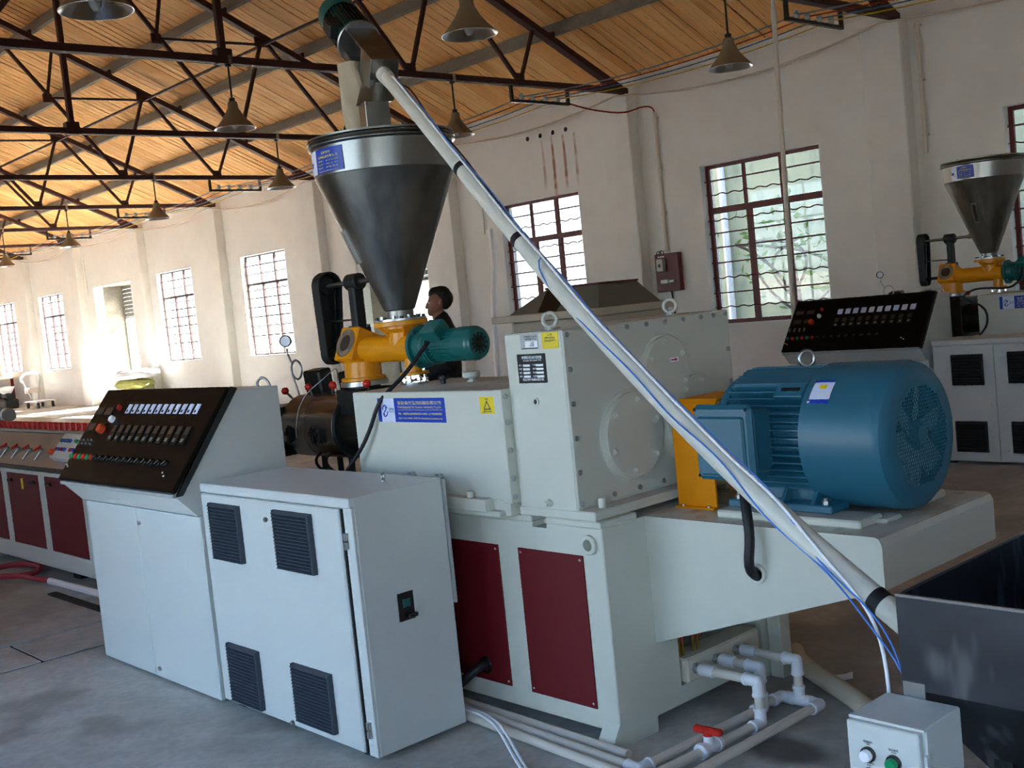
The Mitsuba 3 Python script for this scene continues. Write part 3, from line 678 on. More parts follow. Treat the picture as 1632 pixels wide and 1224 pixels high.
def feed_housing(where):
    h = thing('feed_housing', 'cream drive housing with a blue maker label, '+where, 'machine housing')
    put('body', bx(-4.08, -3.118, 2.76, 3.31, .872, 1.287, .004), 'paint', h)
    put('bolting_flange', bx(-3.16, -3.115, 2.757, 3.31, .862, 1.289, .003), 'paint', h)
    for z in (1.262, 1.165, 1.06, .955, .885): put('flange_bolt', socket((-3.115, 2.778, z), X3, .011, .005), 'zinc', h, smooth=40)
    put('base_rail', bx(-3.78, -3.22, 2.715, 2.765, .83, .878, .003), 'paint', h)
    put('base_plate', bx(-4.05, -3.13, 2.76, 3.3, .812, .874, .003), 'paint', h)
    put('rail_bolt', cyl((-3.33, 2.74, .876), (-3.33, 2.74, .902), .014, n=14, bev=.003), 'paint', h, smooth=40)
    put('rail_pad', bx(-3.46, -3.16, 2.73, 2.80, .812, .834, .003), 'paint', h)
    for x, s in ((-3.52, 1), (-3.70, 1)):
        f = put('hose_fitting', cat(cyl((x, 2.76, .945), (x, 2.735, .945), .017, n=6), cyl((x, 2.735, .945), (x, 2.71, .945), .010, n=14)), 'zinc', h)
        put('hose', tube([(x, 2.712, .945), (x-.02, 2.68, .942), (x-.08, 2.655, .925)], .009, 8), 'rubber', f, smooth=60)
    put('breather_cap', cat(cyl((-3.70, 3.12, 1.287), (-3.70, 3.12, 1.31), .014, n=14), cyl((-3.70, 3.12, 1.304), (-3.70, 3.12, 1.330), .037, n=26, bev=.004), cyl((-3.70, 3.12, 1.287), (-3.70, 3.12, 1.294), .022, n=6)), 'paint', h, smooth=40)
    put('dipstick', cat(cyl((-3.82, 3.06, 1.287), (-3.82, 3.06, 1.304), .012, n=14), cyl((-3.82, 3.06, 1.304), (-3.82, 3.06, 1.32), .022, n=18, bev=.003)), 'black', h, smooth=40)
    company_label(h, -3.90, -3.452, 1.163, 1.262, 2.76)
    a = put('warning_sticker', bx(-3.24, -3.128-.03, 2.758, 2.761, 1.20, 1.263), 'sticker', h, label='yellow warning sticker')
    put('lettering', cat(prism(Polygon([(-3.22, 1.215), (-3.178, 1.215), (-3.199, 1.25)]).difference(Polygon([(-3.214, 1.2185), (-3.184, 1.2185), (-3.199, 1.2435)])), 'y', 2.7572, 2.758), text('注意', (-3.207, 2.758, 1.252), X3, Z3, .006, .016, cjk=True), text('高温危险', (-3.222, 2.758, 1.205), X3, Z3, .006, .045, cjk=True)), 'inkdark', a)
    return h
def barrel(where):
    b = thing('extruder_barrel', 'dark extruder barrel under a steel cover, '+where, 'extruder barrel')
    o = np.array([-4.525, 3.08, 1.092])
    put('heater_cover', lathe([(.120, 0), (.154, 0), (.157, .003), (.157, .25), (.159, .252), (.159, .27), (.157, .272), (.157, .46), (.12, .46)], o, -X3, 48), 'heater', b, smooth=30)
    put('barrel_core', cyl((-4.06, 3.08, 1.092), (-4.53, 3.08, 1.092), .122, n=40), 'black', b, smooth=40)
    put('end_ring', ringflange((-4.5249, 3.08, 1.092), X3, .150, .11, .01), 'castiron', b, smooth=40)
    put('feed_throat', cat(bx(-4.54, -4.335, 2.98, 3.18, 1.12, 1.275, .006), cyl((-4.44, 3.08, 1.2), (-4.44, 3.08, 1.29), .075)), 'castiron', b)
    put('throat_flange', lathe([(.07, 0), (.113, 0), (.113, .022), (.07, .022)], (-4.44, 3.08, 1.288), Z3, 32, closed=True), 'zinc', b, smooth=40)
    for x in (-4.63, -4.68, -4.90):
        put('clamp_bracket', cat(bx(x-.012, x+.012, 2.905, 2.935, 1.03, 1.10, .003), cyl((x, 2.92, 1.02), (x, 2.92, 1.11), .008, n=10), hexbolt((x, 2.905, 1.075), (0, -1, 0), .012, .01)), 'castiron', b)
    put('terminal_box', obox((-4.74, 3.22, 1.275), [unit([.96, .2, 0]), unit([-.2, .96, .1]), unit([.0, -.1, 1])], (.055, .05, .075), .01), 'black', b, label='black terminal box')
    put('terminal_box', obox((-5.02, 3.2, 1.285), [unit([.96, .2, 0]), unit([-.2, .96, .1]), unit([.0, -.1, 1])], (.06, .05, .08), .01), 'black', b, label='black terminal box')
    put('junction_strip', bx(-5.0, -4.66, 3.12, 3.3, 1.19, 1.235, .006), 'black', b)
    for p, q in (((-4.63, 3.02, 1.255), (-4.59, 3.0, 1.298)), ((-4.27, 2.98, 1.28), (-4.25, 2.96, 1.305)), ((-4.85, 3.05, 1.23), (-4.84, 3.02, 1.29)), ((-5.03, 3.04, 1.23), (-5.03, 3.0, 1.275))):
        k = put('lever', cyl(p, q, .006, n=10), 'zinc', b, smooth=40)
        s = trimesh.creation.icosphere(2, .019); put('red_ball_knob', (np.array(s.vertices)+np.array(q), np.array(s.faces)), 'red', k, smooth=True)
    put('sensor_wire', tube([(-4.57, 3.02, 1.25), (-4.585, 3.03, 1.34), (-4.62, 3.05, 1.37), (-4.72, 3.04, 1.33), (-4.80, 2.97, 1.25), (-4.83, 2.93, 1.15), (-4.84, 2.92, 1.05)], .0032, 6), 'zinc', b, smooth=60)
    put('heater_wires', cat(*[tube([(-4.6-.08*k, 2.95, .98), (-4.62-.09*k, 2.94, .92), (-4.58-.1*k, 2.98, .87), (-4.5-.1*k, 3.0, .83)], .007, 6) for k in range(2)]), 'rubber', b, smooth=60)
    put('support_rods', cat(*[cyl((x, 3.08, .79), (x, 3.08, .95), .015, n=12) for x in (-4.62, -4.72, -4.86)], bx(-4.95, -4.35, 2.95, 3.25, .79, .80)), 'castiron', b)
    put('die_head', cat(bx(-5.20, -4.985, 2.93, 3.23, .95, 1.20, .008), bx(-5.5, -5.2, 2.96, 3.2, .98, 1.18, .008)), 'castiron', b)
    g = np.array([-5.105, 3.08, 1.525])
    cc = np.array([-5.03, 3.08, 1.375]); Rr = .048
    loop = [g+[0.01, 0, -.04], g+[.02, 0, -.09]]+[cc+Rr*np.array([math.cos(a), .0+.02*(a-2.6)/6, math.sin(a)]) for a in np.linspace(2.6, 2.6+2*math.pi+.6, 18)]+[np.array([-5.06, 3.09, 1.28]), np.array([-5.06, 3.09, 1.19])]
    q = put('pressure_gauge', lathe([(0, 0), (.028, 0), (.031, .004), (.031, .022), (.026, .022), (.026, .018), (0, .018)], g+[-.008, .009, 0], (.7, -.7, 0.0), 28), 'black', b, smooth=40, label='round pressure gauge on a coiled pipe')
    put('dial', lathe([(0, .0), (.026, 0), (.026, .001), (0, .001)], g+np.array([.7, -.7, 0])*.0175+[-.008, .009, 0], (.7, -.7, 0), 24), 'white', q)
    put('siphon_pipe', tube(loop, .0055, 8, 4), 'zinc', q, smooth=60)
    return b
def feeder(where, cable=True):
    f = thing('force_feeder', 'yellow feeder with a teal gear motor, '+where, 'feeder')
    y, z = 3.08, 1.452
    a = math.radians(24); e1, e2, e3 = X3, np.array([0, math.cos(a), -math.sin(a)]), np.array([0, math.sin(a), math.cos(a)])
    blk = put('gear_block', obox((-4.452, y+.0, 1.462), [e1, e2, e3], (.072, .078, .082), .006), 'yellow', f)
    c = np.array([-4.452, y, 1.462])-e2*.078
    put('inspection_ring', lathe([(.04, 0), (.068, 0), (.068, .006), (.04, .006)], c, -e2, 40, closed=True), 'zinc', blk, smooth=40)
    put('sight_glass', cyl(c, c-e2*.003, .041, n=32), 'meter', blk)
    for k in range(6):
        q = k*math.pi/3+.3; put('ring_screw', dome(c+(e1*math.cos(q)+e3*math.sin(q))*.055-e2*.006, -e2, .006, .004, 8), 'zinc', blk)
    put('outlet_neck', lathe([(.088, .0), (.088, .075), (.1, .09)], (-4.44, y, 1.325), Z3, 40), 'yellow', f, smooth=35)
    put('outlet_flange', cyl((-4.44, y, 1.311), (-4.44, y, 1.328), .106, n=40, bev=.003), 'yellow', f, smooth=35)
    put('screw_housing', cat(cyl((-4.40, y, z), (-3.99, y, z), .062, n=40)), 'yellow', f, smooth=35)
    put('hopper_neck', cat(lathe([(.062, 0), (.062, .07), (.085, .088), (.085, .1)], (-4.105, y, z), Z3, 40)), 'yellow', f, smooth=35)
    put('hopper_flange', cyl((-4.105, y, 1.552), (-4.105, y, 1.575), .122, n=44, bev=.003), 'yellow', f, smooth=35)
    for k in range(8):
        q = k*math.pi/4+.2; put('flange_bolt', hexbolt((-4.105+.105*math.cos(q), y+.105*math.sin(q), 1.575), Z3, .009, .02), 'castiron', f)
    for k in range(4):
        q = (-1.9, -.6, .6, 2.2)[k]; put('neck_rib', prism([(.06, 0), (.115, .1), (.06, .1)], 'y', -.004, .004) if False else hull(np.array([[-4.105+.06*math.cos(q), y+.06*math.sin(q), 1.50], [-4.105+.06*math.cos(q), y+.06*math.sin(q), 1.553], [-4.105+.115*math.cos(q), y+.115*math.sin(q), 1.553], [-4.105+.06*math.cos(q)+.006, y+.06*math.sin(q)+.004, 1.5], [-4.105+.115*math.cos(q)+.006, y+.115*math.sin(q)+.004, 1.553], [-4.105+.06*math.cos(q)+.006, y+.06*math.sin(q)+.004, 1.553]])), 'yellow', f)
    put('support_leg', cat(cyl((-4.045, y, 1.34), (-4.045, y, z-.03), .038, n=24), cyl((-4.045, y, 1.328), (-4.045, y, 1.342), .066, n=32, bev=.003)), 'yellow', f, smooth=35)
    put('support_studs', cat(*[cyl((-4.045+.05*math.cos(q), y+.05*math.sin(q), 1.285), (-4.045+.05*math.cos(q), y+.05*math.sin(q), 1.33), .007, n=8) for q in np.arange(4)*math.pi/2+.5], *[cyl((-4.045+.05*math.cos(q), y+.05*math.sin(q), 1.30), (-4.045+.05*math.cos(q), y+.05*math.sin(q), 1.312), .014, n=6) for q in np.arange(4)*math.pi/2+.5], cyl((-4.045, y, 1.286), (-4.045, y, 1.296), .06, n=28)), 'chrome', f)
    m = put('gear_motor', cat(lathe([(0, 0), (.097, 0), (.097, .018), (.08, .02), (.076, .06), (.062, .075)], (-3.965, y, z), X3, 44), lathe([(.06, 0), (.082, .0), (.082, .016), (.06, .016)], (-3.885, y, z), X3, 40, closed=True), lathe([(.06, 0), (.082, .0), (.082, .014), (.06, .014)], (-3.864, y, z), X3, 40, closed=True), cyl((-3.9, y, z), (-3.6, y, z), .060, n=40)), 'teal', f, smooth=35, label='teal gear motor')
    put('cooling_fins', cat(*[obox((-3.76, y+.063*math.cos(q), z+.063*math.sin(q)), [X3, np.array([0, math.cos(q), math.sin(q)]), np.array([0, -math.sin(q), math.cos(q)])], (.085, .008, .0025)) for q in np.arange(22)*2*math.pi/22]), 'teal', m)
    put('fan_cowl', lathe([(.073, 0), (.073, .085), (.068, .1), (.056, .11), (.045, .11), (.045, .104), (0, .104)], (-3.69, y, z), X3, 44), 'teal', m, smooth=35)
    put('fan_grille', cat(*[obox((-3.582, y, z), [X3, np.array([0, math.cos(q), math.sin(q)]), np.array([0, -math.sin(q), math.cos(q)])], (.0025, .046, .0025)) for q in np.arange(6)*math.pi/6], torus((-3.582, y, z), X3, .03, .0025, 20, 6)), 'black', m)
    put('junction_box', obox((-3.80, y-.055, z+.068), [X3, unit([0, .8, .6]), unit([0, -.6, .8])], (.05, .042, .03), .006), 'teal', m)
    for k in range(4):
        q = k*math.pi/2+.8; put('motor_bolt', hexbolt((-3.947, y+.088*math.cos(q), z+.088*math.sin(q)), X3, .009, .008), 'zinc', m)
    b = put('agitator_bracket', cat(bx(-4.47, -4.39, 3.04, 3.12, 1.535, 1.56, .004), bar((-4.43, 3.08, 1.55), (-4.43, 3.08, 1.76), .062, .05, .008), cyl((-4.475, 3.08, 1.775), (-4.385, 3.08, 1.775), .04, n=28, bev=.006), *[hexbolt((-4.43+sx*.032, 3.08+sy*.03, 1.56), Z3, .008, .012) for sx in (-1, 1) for sy in (-1, 1)]), 'castiron', f, smooth=35)
    put('agitator_shaft', cat(cyl((-4.66, 3.08, 1.775), (-4.235, 3.08, 1.775), .012, n=16), cyl((-4.27, 3.08, 1.775), (-4.235, 3.08, 1.775), .02, n=16), cyl((-4.68, 3.08, 1.60), (-4.45, 3.08, 1.60), .005, n=8)), 'steel', b, smooth=40)
    tt = np.linspace(0, math.pi, 15)
    out = [(3.085+.068*math.cos(q), 1.775+.068*math.sin(q)) for q in tt]+[(3.075+.048*math.cos(q), 1.44+.048*math.sin(q)) for q in tt+math.pi]
    inn = Polygon(out).buffer(-.010)
    g = put('chain_guard', prism(Polygon(out), 'x', -4.705, -4.695), 'castiron', f, label='dark slanted chain guard')
    put('guard_rim', prism(Polygon(out).difference(inn), 'x', -4.70, -4.645), 'castiron', g)
    put('chain', cat(*[sweep(np.array([(-4.675, p[0], p[1]) for p in list(inn.buffer(-.012).exterior.coords)]), .006, 6)]), 'black', g)
    put('sprocket', cyl((-4.685, 3.08, 1.775), (-4.665, 3.08, 1.775), .042, n=20), 'castiron', g); put('sprocket', cat(cyl((-4.685, 3.075, 1.44), (-4.665, 3.075, 1.44), .028, n=20), cyl((-4.69, 3.075, 1.45), (-4.52, 3.075, 1.452), .012, n=12)), 'castiron', g)
    if cable: put('power_cable', tube([(-3.80, 2.985, 1.475), (-3.81, 2.93, 1.42), (-3.835, 2.84, 1.33), (-3.865, 2.755, 1.255), (-3.92, 2.735, 1.16), (-3.99, 2.72, 1.06), (-4.09, 2.70, .96), (-4.16, 2.68, .88), (-4.2, 2.66, .6)], .0085, 10), 'rubber', smooth=60, label='black cable hanging from the teal motor in front of the blue maker label', category='cable')
    else: put('power_cable', tube([(-3.80, 2.985, 1.475), (-3.9, 2.8, 1.33), (-4.14, 2.70, 1.31), (-4.16, 2.69, 1.29), (-4.05, 2.70, 1.22), (-3.98, 2.70, 1.1), (-4.0, 2.70, 1.03), (-4.05, 2.69, .97), (-4.1, 2.66, .8)], .0085, 10), 'rubber', smooth=60, label='black cable drooping below the second feeder at the right edge', category='cable')
    return f
def hopper(where, second=False):
    x, y = -4.105, 3.08
    h = thing('feed_hopper', 'conical galvanised feed hopper with lid, '+where, 'hopper')
    prof = [(.062, 0), (.062, .045), (.07, .05), (.309, .648), (.311, .652), (.314, .775), (.326, .778), (.329, .784), (.326, .79), (.318, .792), (.326, .795), (.33, .801), (.326, .808), (.31, .815)]
    prof2 = [(r-.004, q) for r, q in prof[::-1]]
    put('cone', lathe(prof[:4]+prof2[-4:], (x, y, 1.575), Z3, 64, closed=True), 'steel', h, smooth=25)
    put('band', lathe([(.309, .648), (.311, .652), (.314, .775), (.308, .775), (.304, .648)], (x, y, 1.575), Z3, 72, closed=True), 'stainless', h, smooth=25)
    put('rim', lathe([(.308, .772), (.326, .778), (.329, .784), (.326, .79), (.318, .792), (.326, .795), (.33, .801), (.326, .808), (.308, .812)], (x, y, 1.575), Z3, 72, closed=True), 'stainless', h, smooth=60)
    put('lid', lathe([(0, .03), (.1, .03), (.30, .012), (.327, .008), (.327, 0), (0, 0)], (x, y, 2.384), Z3, 64), 'steel', h, smooth=25)
    put('neck_flange', cat(cyl((x, y, 1.575), (x, y, 1.585), .118, n=40)), 'zinc', h, smooth=40)
    for k in range(8):
        q = k*math.pi/4+.6; put('neck_bolt', hexbolt((x+.088*math.cos(q), y+.088*math.sin(q), 1.585), Z3, .009, .014), 'zinc', h)
    # sight window strip on the cone's camera side
    az = math.radians(249); n = np.array([math.cos(az), math.sin(az), 0])
    if second: az = math.radians(272); n = np.array([math.cos(az), math.sin(az), 0])
    z0, z1 = (1.85, 1.99) if not second else (1.88, 2.03)
    rr = lambda z: .07+(z-1.625)/(.598)*.239
    p0 = np.array([x, y, z0])+n*rr(z0); p1 = np.array([x, y, z1])+n*rr(z1); d = unit(p1-p0); s = np.cross(Z3, n); nn = np.cross(s, d)*-1
    if nn@n < 0: nn = -nn
    w = put('sight_window', cat(*[obox((p0+p1)/2+s*q+nn*.004, [s, d, nn], (.004, np.linalg.norm(p1-p0)/2+.006, .006)) for q in (-.018, .018)], *[obox(p+nn*.004, [s, d, nn], (.02, .005, .006)) for p in (p0, p1)]), 'zinc', h)
    put('glass_strip', obox((p0+p1)/2+nn*.003, [s, d, nn], (.016, np.linalg.norm(p1-p0)/2, .002)), 'meter', w)
    # label bent round the band
    def bent(a0, a1, z0, z1, R, m, name, par, mesh=None, **kw):
        if mesh is None:
            t = np.linspace(a0, a1, 24); v = np.array([[x+R*math.cos(q), y+R*math.sin(q), z] for q in t for z in (z0, z1)]); k = np.arange(23)*2
            mesh = v, np.vstack([np.stack([k, k+2, k+3], 1), np.stack([k, k+3, k+1], 1)])
        return put(name, mesh, m, par, **kw)
    A0, A1, Z0, Z1 = (math.radians(244), math.radians(291), 2.236, 2.338) if not second else (math.radians(245), math.radians(282), 2.24, 2.338)
    lb = bent(A0, A1, Z0, Z1, .3155, 'blue', 'company_label', h, label='blue and white maker label')
    ua = lambda u: A0+(A1-A0)*u
    bent(ua(0), ua(.30), Z0, Z1, .3162, 'display', 'white_field', lb)
    def btext(tx, u0, u1, v, hh, cjk, R=.3164):
        g = glyphs(tx, hh, .0006, cjk)
        if g is None: return None
        vv = np.array(g.vertices); W = vv[:, 0].max(); a = ua(u0)+(vv[:, 0]/W)*(ua(u1)-ua(u0)); rad = R+vv[:, 2]
        return np.stack([x+rad*np.cos(a), y+rad*np.sin(a), Z0+v*(Z1-Z0)+vv[:, 1]], 1), np.array(g.faces)
    put('lettering', cat(btext('张家港市', .48, .75, .78, .011, True), btext('玉洲机械有限公司', .38, .9, .6, .011, True), *[btext(q, .37, .9, .46-.14*i, .006, True) for i, q in enumerate(('电话：0512-58', '传真：0512-58', '地址：张家港市', 'www.machinery.com'))]), 'ink', lb)
    put('emblem', lathe([(0, 0), (.012, 0), (.012, .001)], (x+.3162*math.cos(ua(.1)), y+.3162*math.sin(ua(.1)), Z0+.45*(Z1-Z0)), (math.cos(ua(.1)), math.sin(ua(.1)), 0), 16), 'blue', lb)
    return h
def drive_motor():
    m = thing('drive_motor', 'big blue finned electric motor with a fan cowl on the extruder platform', 'electric motor')
    y, z = 3.38, 1.05
    put('stator', lathe([(0, 0), (.1, 0), (.155, .01), (.19, .02), (.195, .06), (.195, .40), (0, .40)], (-2.47, y, z), X3, 60), 'motor', m, smooth=35)
    put('end_shield', lathe([(0, 0), (.09, .0), (.11, .018), (.17, .022), (.205, .03), (.205, .06), (.19, .065)], (-2.505, y, z), X3, 56), 'motor', m, smooth=35)
    for k in range(52):
        q = (k+.5)*2*math.pi/52; cs, sn = math.cos(q), math.sin(q)
        if sn < -.72: continue
        if cs < -.80 and abs(sn) < .52: L0, L1 = (-2.275, -2.10)
        else: L0, L1 = -2.43, -2.10
        put('cooling_fin', obox(((L0+L1)/2, y+.212*cs, z+.212*sn), [X3, np.array([0, cs, sn]), np.array([0, -sn, cs])], ((L1-L0)/2, .022, .003), .001), 'motor', m)
    put('top_housing', obox((-2.27, y-.095, z+.200), [X3, unit([0, .89, .45]), unit([0, -.45, .89])], (.155, .05, .012), .006), 'motor', m)
    np_ = put('name_plate', obox((-2.17, y-.172, z+.165), [X3, unit([0, .70, .71]), unit([0, -.71, .70])], (.055, .028, .010), .003), 'motor', m)
    put('plate_print', obox((-2.165, y-.180, z+.174), [X3, unit([0, .70, .71]), unit([0, -.71, .70])], (.035, .006, .0015)), 'castiron', np_)
    c = put('fan_cowl', lathe([(.236, 0), (.242, .004), (.243, .26), (.236, .288), (.218, .304), (.195, .310), (.178, .310), (.178, .304), (.236, .1)], (-2.115, y, z), X3, 72), 'motor', m, smooth=30)
    # perforated guard: ring of the cowl with a plate of round holes
    e = -1.807
    dots = []
    holes = []
    base = Polygon([(.18*math.cos(q), .18*math.sin(q)) for q in np.linspace(0, 2*math.pi, 64)[:-1]])
    st = .0135
    from shapely import union_all
    hs = []
    for i in range(-14, 15):
        for j in range(-16, 17):
            u, v = (i+.5*(j % 2))*st, j*st*.866
            r = math.hypot(u, v)
            if r > .160 or r < .035: continue
            hs.append(Polygon([(u+.0061*math.cos(q), v+.0061*math.sin(q)) for q in np.arange(6)*math.pi/3]))
    pl = base.difference(union_all(hs))
    v, f = prism(pl, 'x', 0, .003)
    put('fan_grille', (v+[e, y, z], f), 'motor', c)
    put('cowl_shade_disc', cyl((e-.075, y, z), (e-.07, y, z), .205, n=48), 'black', c)  # added black disc, stands in for the shade inside the cowl
    put('fan_hub', cyl((e-.03, y, z), (e-.012, y, z), .05, n=28), 'motor', c, smooth=40)
    for k in range(6):
        q = k*math.pi/3+.25; d = np.array([0, math.cos(q), math.sin(q)]); s = np.array([0, -math.sin(q), math.cos(q)])
        put('fan_blade', obox(np.array([e-.028, y, z])+d*.105, [d, unit(s+X3*.35), np.cross(d, unit(s+X3*.35))], (.065, .038, .002)), 'blade', c)
    for q in (2.55, 4.2, .6, 5.6): put('cowl_screw', dome((-2.085, y+.242*math.cos(q), z+.242*math.sin(q)), (0, math.cos(q), math.sin(q)), .008, .006, 10), 'zinc', c)
    t = np.linspace(math.radians(129), math.radians(147), 8); R = .2445
    def patch(x0, x1, t0, t1, mm, nm, par, R):
        tt = np.linspace(t0, t1, 8); v = np.array([[xx, y+R*math.cos(q), z+R*math.sin(q)] for q in tt for xx in (x0, x1)]); k = np.arange(7)*2
        return put(nm, (v, np.vstack([np.stack([k, k+1, k+3], 1), np.stack([k, k+3, k+2], 1)])), mm, par)
    lb = patch(-2.085, -2.01, math.radians(126), math.radians(148), 'display', 'energy_label', c, .2448)
    tag(lb, 'white and blue sticker')
    patch(-2.085, -2.01, math.radians(144.5), math.radians(148), 'blue', 'label_stripe', lb, .2453); patch(-2.085, -2.01, math.radians(126), math.radians(128.5), 'blue', 'label_stripe', lb, .2453)
    patch(-2.06, -2.035, math.radians(131), math.radians(135), 'sticker', 'label_print', lb, .2453)
    # terminal box towards the camera
    b = put('terminal_box', cat(obox((-2.335, y-.262, z+.015), np.eye(3), (.105, .055, .105), .012), obox((-2.335, y-.332, z+.015), np.eye(3), (.118, .018, .128), .014), obox((-2.335, y-.352, z+.005), np.eye(3), (.095, .008, .10), .007)), 'motor', m, label='square blue terminal box')
    for sx in (-1, 1):
        for sz in (-1, 1): put('box_screw', dome((-2.335+sx*.105, y-.350, z+.015+sz*.113), (0, -1, 0), .006, .005, 10), 'castiron', b)
    put('terminal_neck', bx(-2.40, -2.25, y-.24, y-.15, z-.09, z+.115, .01), 'motor', m)
    for s in (-1, 1):
        ft = put('foot', cat(bx(-2.43, -2.02, y+s*.165-.055, y+s*.165+.055, .818, .845, .004), bar((-2.23, y+s*.13, .84), (-2.23, y+s*.13, .93), .32, .03, .004, up=(0, 1, 0))), 'motor', m)
        for x in (-2.37, -2.22, -2.10): put('foot_rib', hull(np.array([[x+w, y+s*a, q] for w in (-.007, .007) for a, q in ((.205, .845), (.13, .845), (.13, .93))])), 'motor', ft)
        for x in (-2.40, -2.055): put('foot_bolt', cat(hexbolt((x, y+s*.195, .845), Z3, .014, .012), cyl((x, y+s*.195, .857), (x, y+s*.195, .866), .008, n=12)), 'zinc', ft)
    put('shaft', cyl((-2.66, y, z), (-2.47, y, z), .028), 'steel', m, smooth=40)
    eyebolt('lifting_eye', m, (-2.21, y, z+.222), .026, .0075, 'zinc', (.78, -.63, 0))
    put('power_cable', tube([(-2.30, 3.10, .96), (-2.27, 3.04, .90), (-2.235, 3.0, .82), (-2.225, 2.985, .74), (-2.232, 2.985, .66), (-2.235, 3.01, .633), (-2.235, 3.1, .63)], .017, 12), 'rubber', smooth=60, label='thick black cable from the blue motor into the round hole of the platform', category='cable')
    return m

console('in the foreground beside the grey vented cabinet', 12)
cabinet('nearest the camera, four slatted vents on its door')
extruder_base('under the gearbox in the middle')
gearbox('between the blue motor and the yellow feeder')
feed_housing('in front of the person')
barrel('behind the foreground console')
feeder('below the big middle hopper')
hopper('the big one in the middle')
drive_motor()
cg = thing('coupling_guard', 'yellow sheet metal coupling guard between the gearbox and the blue motor', 'machine guard')
put('shell', cat(bx(-2.70, -2.525, 3.215, 3.225, .795, 1.12), bx(-2.70, -2.525, 3.53, 3.54, .795, 1.12), prism(Polygon([(3.215, 1.12), (3.27, 1.185), (3.49, 1.185), (3.54, 1.12), (3.53, 1.12), (3.486, 1.176), (3.274, 1.176), (3.225, 1.12)]), 'x', -2.70, -2.525)), 'guard', cg)
put('bottom_flange', bx(-2.70, -2.525, 3.195, 3.225, .79, .797), 'guard', cg)
for x in (-2.67, -2.555): put('bolt', hexbolt((x, 3.205, .797), Z3, .007, .006), 'zinc', cg)

# ------------------------------------------------------------------ spiral loader
TP = np.array([(-4.057, 3.098, 2.663), (-3.309, 2.841, 2.122), (-2.873, 2.732, 1.796), (-2.491, 2.619, 1.520), (-2.312, 2.561, 1.389), (-2.152, 2.518, 1.282), (-1.685, 2.408, .979), (-1.43, 2.362, .832), (-1.24, 2.33, .735)])
lt = thing('loader_tube', 'long cream conveying tube slanting from the hopper top down to the steel bin', 'conveyor tube')
cs_ = np.r_[0, np.cumsum(np.linalg.norm(np.diff(TP, axis=0), axis=1))]
tc = np.stack([np.poly1d(np.polyfit(cs_, TP[:, i], 3))(np.linspace(0, cs_[-1], 60)) for i in range(3)], 1)
put('tube', sweep(tc, .0305, 28), 'tube', lt, smooth=60)
put('end_collar', sweep(tc[:2], .0345, 24), 'tube', lt, smooth=40)
for q in (.285, .44, .955):
    i = int(q*59); d = (tc[i+1]-tc[i]); put('band', sweep(np.array([tc[i]+d*(-.26+.26*k) for k in range(3)]), .0325, 26), 'rubber', lt, smooth=40)
side = unit(np.cross(tc[30]-tc[0], Z3)); upn = unit(np.cross(side, tc[59]-tc[0]))
if upn[2] < 0: upn = -upn
tow = unit(np.array([.2, -.9, .1]))
def along(q, du, ds): 
    i = q*59; a = int(min(i, 58)); return tc[a]+(tc[a+1]-tc[a])*(i-a)+upn*du+tow*ds
r3 = np.random.default_rng(5)
pts = [along(q, .035+.006*r3.random(), .014) for q in np.linspace(.04, .84, 18)]
put('white_wire', tube(pts+[along(.9, .01, .036), np.array([-1.36, 2.27, .78]), np.array([-1.325, 2.24, .70]), np.array([-1.318, 2.23, .60])], .0045, 7, 5), 'white', lt, smooth=60, label='white wire strapped along the tube')
pts = [along(q, .040+.008*r3.random(), .01*r3.random()) for q in np.linspace(.05, .84, 16)]
put('blue_wire', tube(pts+[along(.9, -.01, .036), np.array([-1.34, 2.265, .785]), np.array([-1.29, 2.25, .68]), np.array([-1.30, 2.24, .58])], .0024, 7, 5), 'bluewire', lt, smooth=60, label='thin blue wire strapped along the tube')
pts = [along(.47, .040, .0), along(.475, .02, .03), along(.51, -.022, .028), along(.56, -.012, .033), along(.61, -.002, .034), along(.66, .006, .034), along(.72, .0, .036), along(.78, .012, .034), along(.84, -.02, .035)]
put('blue_wire', tube(pts+[along(.9, -.02, .036), np.array([-1.345, 2.25, .77]), np.array([-1.29, 2.23, .72]), np.array([-1.285, 2.23, .60])], .0024, 7, 5), 'bluewire', lt, smooth=60, label='thin blue wire strapped along the tube')
put('dark_wire', tube([along(.06, .035, -.02), along(.1, .05, -.02), along(.14, .036, -.02), along(.2, .037, -.01), along(.26, .045, -.01), along(.33, .036, -.01), along(.4, .037, -.01)], .003, 6, 6), 'rubber', lt, smooth=60, label='dark wire strapped along the tube')

ax = unit(TP[1]-TP[0]); S0 = TP[0]
sx = unit(np.cross(ax, Z3)); su = np.cross(sx, ax)
if su[2] < 0: su = -su
lh = thing('screw_loader', 'steel loader head with a dark tilted motor above the hopper lid', 'loader')
def lp(s, a=0.0, b=0.0): return S0-ax*s+sx*a+su*b
def lbox(s0, s1, a0, a1, b0, b1, bev=.002): return obox(lp((s0+s1)/2, (a0+a1)/2, (b0+b1)/2), [ax, sx, su], (abs(s1-s0)/2, abs(a1-a0)/2, abs(b1-b0)/2), bev)
put('discharge_box', cat(lbox(.0, .006, -.065, .065, -.075, .07), lbox(0, .14, -.065, .065, .06, .07), lbox(0, .14, -.065, .065, -.08, -.07), lbox(.0, .14, .055, .065, -.075, .07), lbox(.0, .14, -.065, -.055, -.075, .07)), 'stainless', lh)
put('lantern_frame', cat(lbox(.14, .375, -.068, .068, .058, .07), lbox(.14, .375, -.068, .068, -.075, -.063), lbox(.14, .375, .058, .068, -.075, -.045), lbox(.14, .375, -.068, -.058, -.075, -.045), lbox(.14, .15, -.065, .065, -.07, .065)), 'stainless', lh)
put('coupling', cat(cyl(lp(.14), lp(.37), .018, n=18), cyl(lp(.24), lp(.34), .032, n=22)), 'castiron', lh, smooth=40)
